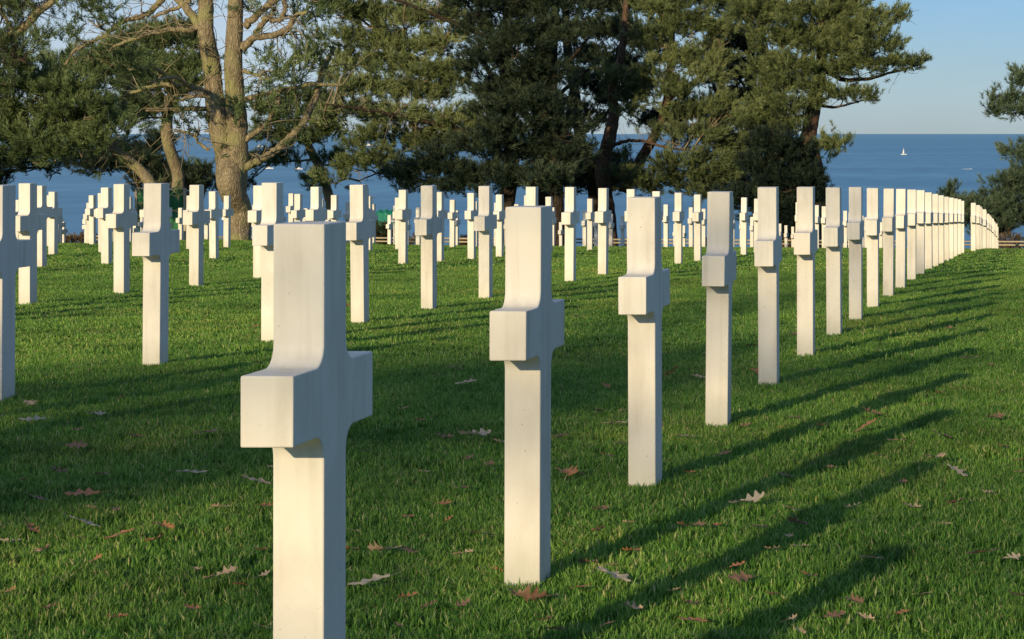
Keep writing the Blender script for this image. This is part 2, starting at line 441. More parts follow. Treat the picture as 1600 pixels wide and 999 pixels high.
# thin high cloud
tcw = nt.nodes.new("ShaderNodeTexCoord"); mpw = nt.nodes.new("ShaderNodeMapping"); mpw.inputs["Scale"].default_value = (1.2, 1.2, 5)
nw = nt.nodes.new("ShaderNodeTexNoise"); nw.inputs["Scale"].default_value = 2.2; nw.inputs["Detail"].default_value = 6; nw.inputs["Roughness"].default_value = 0.55
nt.links.new(tcw.outputs["Generated"], mpw.inputs[0]); nt.links.new(mpw.outputs[0], nw.inputs["Vector"])
rw = ramp(nt, [(0.34, (0.05, 0.05, 0.05)), (0.68, (0.75, 0.75, 0.75))])
nt.links.new(nw.outputs["Fac"], rw.inputs[0])
grade = nt.nodes.new("ShaderNodeMix"); grade.data_type = 'RGBA'; grade.blend_type = 'MULTIPLY'; grade.inputs[0].default_value = 1.0; grade.inputs["B"].default_value = (0.71, 0.91, 1.34, 1)
nt.links.new(sky.outputs[0], grade.inputs["A"])
mxw = nt.nodes.new("ShaderNodeMix"); mxw.data_type = 'RGBA'; mxw.inputs["B"].default_value = (6.9, 8.4, 9.9, 1)
sxw = nt.nodes.new("ShaderNodeSeparateXYZ"); nt.links.new(tcw.outputs["Generated"], sxw.inputs[0])
mrw = nt.nodes.new("ShaderNodeMapRange"); mrw.inputs["From Min"].default_value = 0.08; mrw.inputs["From Max"].default_value = -0.5; mrw.inputs["To Min"].default_value = 0.45; mrw.inputs["To Max"].default_value = 1.35
nt.links.new(sxw.outputs["X"], mrw.inputs["Value"])
mlw = nt.nodes.new("ShaderNodeMath"); mlw.operation = 'MULTIPLY'; mlw.use_clamp = True
nt.links.new(rw.outputs[0], mlw.inputs[0]); nt.links.new(mrw.outputs[0], mlw.inputs[1])
nt.links.new(mlw.outputs[0], mxw.inputs[0]); nt.links.new(grade.outputs["Result"], mxw.inputs["A"])
nt.links.new(mxw.outputs["Result"], bg.inputs["Color"])
bg.inputs["Strength"].default_value = 0.081

SC.view_settings.view_transform = 'Standard'; SC.view_settings.look = 'None'; SC.view_settings.exposure = 0; SC.view_settings.gamma = 1
SC.render.engine = 'CYCLES'
SC.cycles.max_bounces = 5; SC.cycles.diffuse_bounces = 3; SC.cycles.transmission_bounces = 3; SC.cycles.glossy_bounces = 2
SC.cycles.use_denoising = True

# ------------------------------------------------------------------ ground and sea
xs = np.unique(np.concatenate([np.linspace(-30, 12, 85), np.array([-600, -400, -280, -200, -150, -110, -85, -65, -50, -40, 16, 22, 30, 45, 65, 90, 130, 200, 300, 450])]))
ys = np.unique(np.concatenate([np.linspace(-6, 95, 150), np.array([-60, -40, -28, -20, -14, -10, 98, 102, 106, 112, 120, 130, 142, 156, 175, 200, 240, 300, 420])]))
XX, YY = np.meshgrid(xs, ys)
ZZ = G(XX, YY)
V = np.stack([XX.ravel(), YY.ravel(), ZZ.ravel()], 1)
nx, ny = len(xs), len(ys)
i, j = np.meshgrid(np.arange(nx - 1), np.arange(ny - 1))
a = (j * nx + i).ravel()
Fq = np.stack([a, a + 1, a + nx + 1, a + nx], 1)
gm = mesh_np("lawn_ground", V, Fq.ravel(), np.full(len(Fq), 4), smooth=True)
tag(obj("ground", gm, M_LAWN), kind="structure", label="green lawn sloping gently down to the cliff edge")

SEA_Z = -55.0
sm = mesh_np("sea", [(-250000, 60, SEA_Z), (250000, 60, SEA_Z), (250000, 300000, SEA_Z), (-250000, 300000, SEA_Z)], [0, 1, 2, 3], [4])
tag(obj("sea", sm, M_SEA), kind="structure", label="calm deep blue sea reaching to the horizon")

# ------------------------------------------------------------------ marble crosses
CA, CSP, CT, CH = 0.0655, 0.2335, 0.0488, 1.018     # half shaft, half span, half thickness, height
AB, AT, FR = 0.617, 0.748, 0.045                  # arm bottom, arm top, fillet radius


def cross_mesh():
    def arc(cx, cz, a0, a1, n=8):
        return [(cx + FR * math.cos(a0 + (a1 - a0) * k / n), cz + FR * math.sin(a0 + (a1 - a0) * k / n)) for k in range(n + 1)]
    pts = [(CA, -0.12)]
    pts += arc(CA + FR, AB - FR, PI, PI / 2)
    pts += [(CSP, AB), (CSP, AT)]
    pts += arc(CA + FR, AT + FR, -PI / 2, -PI)
    pts += [(CA, CH)]
    pts = pts + [(-y, z) for y, z in reversed(pts)]
    bm = bmesh.new()
    lo = [bm.verts.new((-CT, y, z)) for y, z in pts]
    f = bm.faces.new(lo)
    r = bmesh.ops.extrude_face_region(bm, geom=[f])
    for v in r['geom']:
        if isinstance(v, bmesh.types.BMVert): v.co.x = CT
    bm.normal_update()
    bmesh.ops.recalc_face_normals(bm, faces=bm.faces)
    es = [e for e in bm.edges if len(e.link_faces) == 2 and e.calc_face_angle() > R(60)]
    bmesh.ops.bevel(bm, geom=es, offset=0.0035, segments=2, affect='EDGES', profile=0.5)
    for fc in bm.faces: fc.smooth = True
    me = bpy.data.meshes.new("marble_cross"); bm.to_mesh(me); bm.free()
    me.materials.append(M_MARBLE)
    try:
        me.set_sharp_from_angle(angle=R(20))
    except Exception:
        pass
    return me


ORD = ["zeroth", "first", "second", "third", "fourth", "fifth", "sixth", "seventh", "eighth", "ninth", "tenth", "eleventh", "twelfth", "thirteenth", "fourteenth", "fifteenth",
       "sixteenth", "seventeenth", "eighteenth", "nineteenth", "twentieth", "twenty-first", "twenty-second", "twenty-third", "twenty-fourth", "twenty-fifth"]
ROWN = ["rightmost row", "second row from the right", "third row from the right", "fourth row from the right", "fifth row from the right", "sixth row from the right",
        "seventh row from the right", "eighth row from the right", "ninth row from the right", "tenth row from the right"]
CM = cross_mesh()
rows_x = [-1.385, -5.04, -8.6, -12.35, -16.0, -19.65, -23.3, -26.95, -30.6, -34.2]
row1 = [2.34, 4.19, 5.96, 7.76, 9.56, 11.38, 13.25, 15.13, 16.98, 18.8, 20.8, 22.7, 24.7, 26.7, 28.7, 30.6, 32.5, 34.4, 36.3, 38.2, 40.1, 42.0]
Y0 = [2.3, 12.3, 18.45, 27.2, 35.5, 43.5, 51.8, 60.1, 68.4, 76.7]     # the plots line up along diagonals
CROSSES = []       # (x, y, row index, block)
for k, X in enumerate(rows_x):
    if k == 0:
        Ys = row1
    else:
        y0 = Y0[k]
        st = 1.91
        Ys = [y0 + st * n for n in range(-34, 20) if 1.5 < y0 + st * n < 44.2]
    if k >= 4: Ys = [y0 + st * n for n in range(-40, 30) if 1.5 < y0 + st * n < 78.5]
    for y in Ys:
        Xk = X - (0.008 if y < 5 else 0) if k != 1 else -4.958 - 0.0088 * (y - 12.3)
        if k == 2: Xk = -8.52 - 0.012 * (y - 18.45)
        if k == 3: Xk = -12.4
        jt = 0.0015 if k == 0 else (0.003 if k == 1 else 0.012)
        CROSSES.append((Xk + rng.normal(0, jt), y + rng.normal(0, jt), k, 0))
    b0 = Y0[k] % 1.91 + 1.91 * math.ceil((45.7 - Y0[k] % 1.91) / 1.91) if k else 45.5
    for n in range(17 if k < 4 else 0):
        CROSSES.append((X + (0.10 if k == 0 else 0) + rng.normal(0, 0.02), b0 + 1.91 * n, k, 1))

count = {}
first_cross = None
CROSS_NAMES = []
for (x, y, k, b) in CROSSES:
    gz = Gz(x, y) + SOIL
    u0, v0 = proj(x - 0.05, y, gz); u1, _ = proj(x + 0.05, y, gz); _, vt = proj(x, y, gz + 1.0)
    inview = u1 > 1 and u0 < 1599 and vt < 998
    # off-frame crosses are kept only where their shadow falls into the picture
    sx, sy = x + hx * 4.1, y + hy * 4.1
    us, vs = proj(sx, sy, Gz(sx, sy))
    if not inview and not (us > -60 and vs < 1080 and y > 1.5 and b == 0):
        continue
    o = bpy.data.objects.new("marble_cross", CM)
    link(o)
    o.location = (x, y, gz + rng.normal(0, 0.003))
    o.rotation_euler = (rng.normal(0, 0.005), rng.normal(0, 0.005), rng.normal(0, 0.003 if y < 7 else 0.014))
    plot = "" if k >= 4 else (", near plot" if b == 0 else ", far plot")
    if inview:
        count[(k, b)] = count.get((k, b), 0) + 1
        n = count[(k, b)]
        lab = f"white marble cross, {ORD[n]} from the front in the {ROWN[k]}{plot}"
        CROSS_NAMES.append((o, x, y, k, b, n))
        tag(o, lab, "cross", "rows of white marble crosses on the lawn")
    else:
        tag(o, "white marble cross just outside the picture whose shadow falls across the lawn", "cross", "crosses just out of view beside the rows")

# ------------------------------------------------------------------ grass
def grass_patch(name, size, nbl, wmin, wmax, hmin, hmax, seed):
    g = np.random.default_rng(seed)
    n = nbl
    px = g.uniform(-size/2, size/2, n); py = g.uniform(-size/2, size/2, n)
    # tufted: pull blades towards random tuft centres
    nc = int(size * size * 260)
    cx = g.uniform(-size/2, size/2, nc); cy = g.uniform(-size/2, size/2, nc)
    pick = g.integers(0, nc, n); pull = (g.random(n) < 0.6)
    px = np.where(pull, cx[pick] + g.normal(0, 0.014, n), px); py = np.where(pull, cy[pick] + g.normal(0, 0.014, n), py)
    h = g.uniform(hmin, hmax, n) * (0.75 + 0.5 * g.random(nc)[pick]); wd = g.uniform(wmin, wmax, n)
    ang = g.uniform(0, 2*PI, n); la = g.uniform(0, 2*PI, n); lean = np.abs(g.normal(0.45, 0.45, n))
    ux, uy = np.cos(ang) * wd / 2, np.sin(ang) * wd / 2
    lx, ly = np.cos(la) * lean * h, np.sin(la) * lean * h
    hz = h / np.sqrt(1 + 0.6 * lean**2)
    V = np.zeros((n, 5, 3))
    V[:, 0] = np.stack([px - ux, py - uy, np.full(n, -0.01)], 1)
    V[:, 1] = np.stack([px + ux, py + uy, np.full(n, -0.01)], 1)
    V[:, 2] = np.stack([px + ux*0.85 + lx*0.35, py + uy*0.85 + ly*0.35, hz * 0.6], 1)
    V[:, 3] = np.stack([px - ux*0.85 + lx*0.35, py - uy*0.85 + ly*0.35, hz * 0.6], 1)
    V[:, 4] = np.stack([px + lx, py + ly, hz], 1)
    b = (np.arange(n) * 5)[:, None]
    f = np.concatenate([b + 0, b + 1, b + 2, b + 3, b + 3, b + 2, b + 4], 1).ravel()
    sz = np.tile([4, 3], n)
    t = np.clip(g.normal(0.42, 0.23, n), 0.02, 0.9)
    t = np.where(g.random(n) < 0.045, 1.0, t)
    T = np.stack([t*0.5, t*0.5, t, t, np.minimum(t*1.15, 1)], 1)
    return mesh_np(name, V.reshape(-1, 3), f, sz, {"tint": T.ravel()})


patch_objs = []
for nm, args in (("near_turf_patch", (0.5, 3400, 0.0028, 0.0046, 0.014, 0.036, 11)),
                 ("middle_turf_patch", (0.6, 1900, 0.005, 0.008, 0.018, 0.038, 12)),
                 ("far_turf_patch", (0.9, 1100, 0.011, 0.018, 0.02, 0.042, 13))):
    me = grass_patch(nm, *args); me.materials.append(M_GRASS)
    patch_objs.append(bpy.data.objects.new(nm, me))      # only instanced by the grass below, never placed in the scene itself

pts, rotz, scl, lod = [], [], [], []
for L, (ya, yb, st) in enumerate(((3.4, 13.0, 0.40), (13.0, 27.0, 0.48), (27.0, 58.0, 0.75))):
    y = ya
    while y < yb:
        xa, xb = -0.52 * y - 0.8, 1.0 + 0.02 * y
        x = xa
        while x < xb:
            pts.append((x + rng.uniform(-.09, .09), y + rng.uniform(-.09, .09)))
            rotz.append(rng.integers(0, 4) * PI/2 + rng.uniform(-.3, .3)); scl.append(rng.uniform(0.88, 1.15)); lod.append(L)
            x += st
        y += st
for (o_, x_, y_, k_, b_, n_) in CROSS_NAMES:
    if y_ < 22:
        for dx, dy in ((-0.12, -0.14), (0.12, -0.12), (0.0, 0.18)):
            pts.append((x_ + dx, y_ + dy)); rotz.append(rng.uniform(0, 6.28)); scl.append(rng.uniform(1.1, 1.3)); lod.append(0 if y_ < 13 else 1)
pts = np.array(pts)
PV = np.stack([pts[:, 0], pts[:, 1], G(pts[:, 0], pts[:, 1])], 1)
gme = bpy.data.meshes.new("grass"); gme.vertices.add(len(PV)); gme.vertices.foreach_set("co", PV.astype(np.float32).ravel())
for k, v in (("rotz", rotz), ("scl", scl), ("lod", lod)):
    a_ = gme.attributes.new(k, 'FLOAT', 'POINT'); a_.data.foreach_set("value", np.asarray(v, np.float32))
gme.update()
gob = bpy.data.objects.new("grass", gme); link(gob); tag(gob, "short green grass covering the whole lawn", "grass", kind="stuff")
ng = bpy.data.node_groups.new("grass_scatter", 'GeometryNodeTree')
ng.interface.new_socket("Geometry", in_out='INPUT', socket_type='NodeSocketGeometry')
ng.interface.new_socket("Geometry", in_out='OUTPUT', socket_type='NodeSocketGeometry')
gi = ng.nodes.new("NodeGroupInput"); go = ng.nodes.new("NodeGroupOutput")
jn = ng.nodes.new("GeometryNodeJoinGeometry")
na_r = ng.nodes.new("GeometryNodeInputNamedAttribute"); na_r.data_type = 'FLOAT'; na_r.inputs["Name"].default_value = "rotz"
na_s = ng.nodes.new("GeometryNodeInputNamedAttribute"); na_s.data_type = 'FLOAT'; na_s.inputs["Name"].default_value = "scl"
na_l = ng.nodes.new("GeometryNodeInputNamedAttribute"); na_l.data_type = 'FLOAT'; na_l.inputs["Name"].default_value = "lod"
cx_ = ng.nodes.new("ShaderNodeCombineXYZ"); ng.links.new(na_r.outputs[0], cx_.inputs["Z"])
for L, po in enumerate(patch_objs):
    oi = ng.nodes.new("GeometryNodeObjectInfo"); oi.inputs["Object"].default_value = po; oi.inputs["As Instance"].default_value = True
    cp = ng.nodes.new("FunctionNodeCompare"); cp.data_type = 'FLOAT'; cp.operation = 'EQUAL'; cp.inputs["B"].default_value = float(L); cp.inputs["Epsilon"].default_value = 0.1
    ng.links.new(na_l.outputs[0], cp.inputs["A"])
    ip = ng.nodes.new("GeometryNodeInstanceOnPoints")
    ng.links.new(gi.outputs[0], ip.inputs["Points"]); ng.links.new(cp.outputs[0], ip.inputs["Selection"])
    ng.links.new(oi.outputs["Geometry"], ip.inputs["Instance"]); ng.links.new(cx_.outputs[0], ip.inputs["Rotation"]); ng.links.new(na_s.outputs[0], ip.inputs["Scale"])
    ng.links.new(ip.outputs[0], jn.inputs[0])
ng.links.new(jn.outputs[0], go.inputs[0])
md = gob.modifiers.new("scatter", 'NODES'); md.node_group = ng

# ------------------------------------------------------------------ fallen oak leaves
def oak_leaf(seed, lobes=3, curl=0.5, twist=0.3):
    g = np.random.default_rng(seed)
    n = 37
    t = np.linspace(0, 1, n)
    half = 0.30 * np.sin(PI * np.clip(t, 0, 1)**0.8)**0.8 * (0.62 + 0.42 * np.cos(2*PI*(t * (lobes + 0.5)) + g.uniform(-.4, .4))) + 0.018
    half = np.maximum(half, 0.022)
    asym = 1 + g.normal(0, 0.13, n)
    m = 2
    V = []
    for i in range(n):
        for s in (-1, -0.5, 0, 0.5, 1):
            y = s * half[i] * (asym[i] if s > 0 else 1)
            x = t[i] - 0.5 + 0.22 * abs(s) * half[i]
            z = curl * 0.9 * (y**2) * (1.6 if s > 0 else 0.8) + 0.30 * curl * (t[i] - 0.5)**2 * 1.4 + twist * (t[i] - 0.5) * y + 0.02 * math.sin(9 * t[i] + s * 3 + seed)
            V.append((x, y, z))
    Fc = []
    for i in range(n - 1):
        for k in range(4):
            b = i * 5 + k
            Fc.append((b, b + 1, b + 6, b + 5))
    # stalk
    b = len(V)
    V += [(-0.5, -0.012, 0.0), (-0.5, 0.012, 0.0), (-0.78, 0.014, 0.03 + 0.03 * curl), (-0.78, -0.004, 0.03 + 0.03 * curl)]
    Fc.append((b, b + 1, b + 2, b + 3))
    return mesh_np("oak_leaf", np.array(V), np.array(Fc).ravel(), np.full(len(Fc), 4), smooth=True)


LEAF_MATS = {"tan": leaf_mat("tan_leaf", (0.48, 0.31, 0.17), (0.66, 0.48, 0.30)), "russet": leaf_mat("russet_leaf", (0.34, 0.13, 0.05), (0.48, 0.23, 0.10)),
             "brown": leaf_mat("brown_leaf", (0.17, 0.09, 0.055), (0.30, 0.18, 0.11)), "pale": leaf_mat("pale_leaf", (0.46, 0.37, 0.25), (0.60, 0.50, 0.35)),
             "yellow": leaf_mat("yellow_leaf", (0.36, 0.30, 0.06), (0.50, 0.42, 0.10))}
LEAF_MESH = {"flat": [oak_leaf(s, 3, 0.25, 0.15) for s in (1, 2)], "curled": [oak_leaf(s, 3, 1.3, 0.5) for s in (3, 4)], "twisted": [oak_leaf(s, 4, 0.7, 1.4) for s in (5, 6)]}
for fam in LEAF_MESH.values():
    for me in fam: me.materials.append(LEAF_MATS["tan"])
# photo pixel of each leaf, size in px, colour, form
LEAVES = [(47, 638, 26, "tan", "flat"), (50, 665, 34, "pale", "flat"), (16, 858, 28, "pale", "curled"), (66, 874, 40, "tan", "curled"), (128, 785, 46, "russet", "flat"),
          (143, 802, 18, "tan", "curled"), (132, 829, 44, "pale", "flat"), (186, 849, 40, "russet", "flat"), (242, 856, 30, "russet", "curled"), (300, 749, 40, "pale", "flat"),
          (120, 706, 30, "brown", "flat"), (310, 899, 20, "tan", "curled"), (344, 912, 44, "tan", "twisted"), (300, 964, 26, "russet", "curled"), (79, 962, 26, "brown", "curled"),
          (410, 992, 26, "tan", "flat"), (416, 800, 22, "russet", "curled"), (400, 762, 40, "tan", "flat"), (322, 686, 40, "brown", "flat"), (90, 745, 26, "brown", "curled"),
          (345, 802, 24, "tan", "twisted"), (256, 832, 28, "russet", "twisted"), (36, 757, 16, "russet", "flat"), (638, 816, 24, "russet", "flat"), (701, 821, 16, "russet", "curled"),
          (549, 840, 34, "yellow", "flat"), (600, 874, 48, "tan", "twisted"), (577, 924, 56, "pale", "flat"), (572, 712, 18, "brown", "flat"), (726, 770, 14, "brown", "curled"),
          (728, 606, 32, "tan", "flat"), (742, 690, 44, "pale", "twisted"), (695, 692, 26, "brown", "curled"), (712, 582, 22, "brown", "flat"), (630, 646, 16, "tan", "curled"),
          (762, 457, 12, "brown", "curled"), (903, 500, 22, "tan", "flat"), (886, 748, 40, "russet", "twisted"), (838, 948, 50, "brown", "twisted"), (852, 981, 22, "brown", "curled"),
          (960, 917, 60, "pale", "flat"), (986, 871, 24, "russet", "twisted"), (1083, 984, 40, "russet", "flat"), (1156, 915, 38, "brown", "flat"), (1080, 833, 40, "brown", "twisted"),
          (1168, 796, 50, "pale", "twisted"), (1332, 801, 24, "pale", "curled"), (1237, 805, 30, "tan", "flat"), (1246, 828, 34, "brown", "twisted"), (1186, 833, 30, "brown", "flat"),
          (1352, 676, 34, "russet", "flat"), (1362, 654, 28, "brown", "curled"), (1401, 697, 26, "tan", "flat"), (1494, 796, 30, "brown", "curled"), (1496, 746, 34, "pale", "flat"),
          (1472, 689, 30, "brown", "flat"), (1536, 877, 46, "brown", "flat"), (1580, 883, 30, "pale", "twisted"), (1592, 745, 16, "tan", "flat"), (1225, 751, 24, "brown", "flat"),
          (1132, 716, 22, "russet", "flat"), (1070, 691, 30, "tan", "flat"), (1050, 590, 28, "russet", "curled"), (1092, 595, 20, "tan", "flat"), (963, 671, 34, "tan", "flat"),
          (936, 650, 28, "brown", "flat"), (1515, 566, 28, "tan", "flat"), (1462, 724, 34, "tan", "twisted"), (1262, 911, 26, "brown", "curled"), (1352, 976, 26, "tan", "curled"),
          (1362, 884, 34, "tan", "flat"), (1190, 590, 30, "russet", "flat"), (541, 482, 14, "russet", "curled"), (430, 740, 22, "pale", "curled"), (350, 430, 12, "tan", "flat"),
          (1240, 660, 22, "brown", "flat"), (1555, 660, 26, "brown", "twisted"), (670, 960, 26, "brown", "curled"), (1052, 935, 22, "tan", "curled"), (1440, 940, 26, "tan", "flat"),
          (500, 690, 24, "brown", "flat"), (210, 690, 22, "brown", "curled"), (20, 560, 16, "tan", "flat"), (316, 540, 16, "tan", "flat"), (150, 655, 24, "pale", "twisted"),
          (1175, 545, 16, "brown", "flat"), (875, 690, 26, "brown", "flat"), (781, 903, 22, "russet", "curled"), (1120, 830, 18, "russet", "curled"), (1450, 640, 22, "tan", "flat")]

_lr = np.random.default_rng(99)
for _ in range(110):
    a_ = _lr.uniform(0, 1600); b_ = 470 + 529 * _lr.random() ** 0.7
    if min((a_ - q[0])**2 + 3 * (b_ - q[1])**2 for q in LEAVES) > 900:
        LEAVES.append((int(a_), int(b_), int(8 + (b_ - 400) * 0.032 * _lr.uniform(0.6, 1.4)), str(_lr.choice(["brown", "brown", "russet", "tan"])), str(_lr.choice(["flat", "curled", "twisted"]))))


def ground_hit(px, py):
    lo, hi = 3.0, 60.0
    for y in np.linspace(3.2, 50, 2000):
        x = (px - VX) * y / F
        if CZ - (py - VY) * y / F <= Gz(x, y) + 0.02:
            return x, y
    return None


SHADOW_WORD = {}
leaf_recs = []
for (px, py, sz, colr, form) in LEAVES:
    h = ground_hit(px, py)
    if h is None: continue
    leaf_recs.append((px, py, sz, colr, form, *h))
FORMW = {"flat": "lying flat", "curled": "curled up", "twisted": "lying twisted"}
near = [c for c in CROSS_NAMES if c[4] == 0 and c[3] < 3]
groups = {}
for idx, rec in enumerate(leaf_recs):
    px, py, sz, colr, form, x, y = rec
    best = min(near, key=lambda c: (c[1] - x)**2 + (c[2] - y)**2)
    side = "left" if x < best[1] else "right"
    groups.setdefault((best[0].name, side, colr, form), []).append(idx)
    rec_l = list(rec) + [best, side]; leaf_recs[idx] = rec_l
for idx, rec in enumerate(leaf_recs):
    px, py, sz, colr, form, x, y, best, side = rec
    fam = LEAF_MESH[form]
    o = bpy.data.objects.new("oak_leaf", fam[idx % len(fam)]); link(o)
    L = max(0.035, min(0.135, sz * y / F * 1.15))
    o.scale = (L, L, L)
    yaw = rng.uniform(-0.7, 0.7) + (PI if rng.random() < 0.5 else 0)
    o.rotation_euler = (rng.normal(0, 0.26), rng.normal(0.0, 0.22), yaw)
    o.location = (x, y, Gz(x, y) + 0.030 + 0.16 * L)
    o.material_slots[0].link = 'OBJECT'; o.material_slots[0].material = LEAF_MATS[colr]
    mates = sorted(groups[(best[0].name, side, colr, form)], key=lambda q: (leaf_recs[q][5] - best[1])**2 + (leaf_recs[q][6] - best[2])**2)
    rank = mates.index(idx)
    ordw = "" if len(mates) == 1 else ["nearest", "second nearest", "third nearest", "fourth nearest", "fifth nearest", "sixth nearest", "seventh nearest", "eighth nearest", "ninth nearest", "tenth nearest"][min(rank, 9)] + ", "
    rown = {0: "rightmost row", 1: "second row", 2: "third row"}[best[2 + 1]]
    tag(o, f"{colr} oak leaf {FORMW[form]}, {ordw}{side} of the {ORD[best[5]]} cross of the {rown}", "leaf", "fallen oak leaves on the grass")

# ------------------------------------------------------------------ pines
def tufts_mesh(name, C, D, g, nn, tl, nl, wd, tint):
    """needle brushes: C centres, D axes; nn needles each, twig length tl, needle length nl"""
    N = len(C)
    D = D / (np.linalg.norm(D, axis=1)[:, None] + 1e-9)
    rep = np.repeat(np.arange(N), nn)
    s = g.random(N * nn)
    sc = g.uniform(0.75, 1.25, N)[rep]
    base = C[rep] + D[rep] * (s * tl * sc)[:, None]
    rv = g.normal(0, 1, (N * nn, 3)); rv -= D[rep] * np.sum(rv * D[rep], 1)[:, None]
    rv /= np.linalg.norm(rv, axis=1)[:, None] + 1e-9
    k = 0.75 + 1.1 * s
    d = rv + D[rep] * k[:, None]; d /= np.linalg.norm(d, axis=1)[:, None]
    ln = nl * sc * g.uniform(0.7, 1.2, N * nn)
    q = np.cross(d, g.normal(0, 1, (N * nn, 3))); q /= np.linalg.norm(q, axis=1)[:, None] + 1e-9
    q *= (wd * g.uniform(0.7, 1.3, N * nn))[:, None] / 2
    tip = base + d * ln[:, None]
    V = np.stack([base - q, base + q, tip + q * 0.45, tip - q * 0.45], 1).reshape(-1, 3)
    f = np.arange(N * nn * 4)
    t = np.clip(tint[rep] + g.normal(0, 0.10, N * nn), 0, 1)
    T = np.stack([t * 0.6, t * 0.6, np.minimum(t * 1.15, 1), np.minimum(t * 1.15, 1)], 1).ravel()  # sunlit tips painted into the tint, needle bases darker
    return V, f, np.full(N * nn, 4), T


def crown_obj(Vv, f, sz, tt, bt, fol, twig, root):
    """needles and fine twigs as one crown mesh with two materials"""
    nf = len(sz)
    if bt is not None:
        bv, bf, bs = np.concatenate(bt.v), np.concatenate(bt.f), np.concatenate(bt.sz)
        f = np.concatenate([f, bf + len(Vv)]); Vv = np.concatenate([Vv, bv]); sz = np.concatenate([sz, bs]); tt = np.concatenate([tt, np.full(len(bv), 0.5)])
    me = mesh_np("crown", Vv, f, sz, {"tint": tt})
    me.materials.append(fol); me.materials.append(twig)
    mi = np.zeros(len(sz), np.int32); mi[nf:] = 1
    me.polygons.foreach_set("material_index", mi)
    return link(bpy.data.objects.new("crown", me), root)


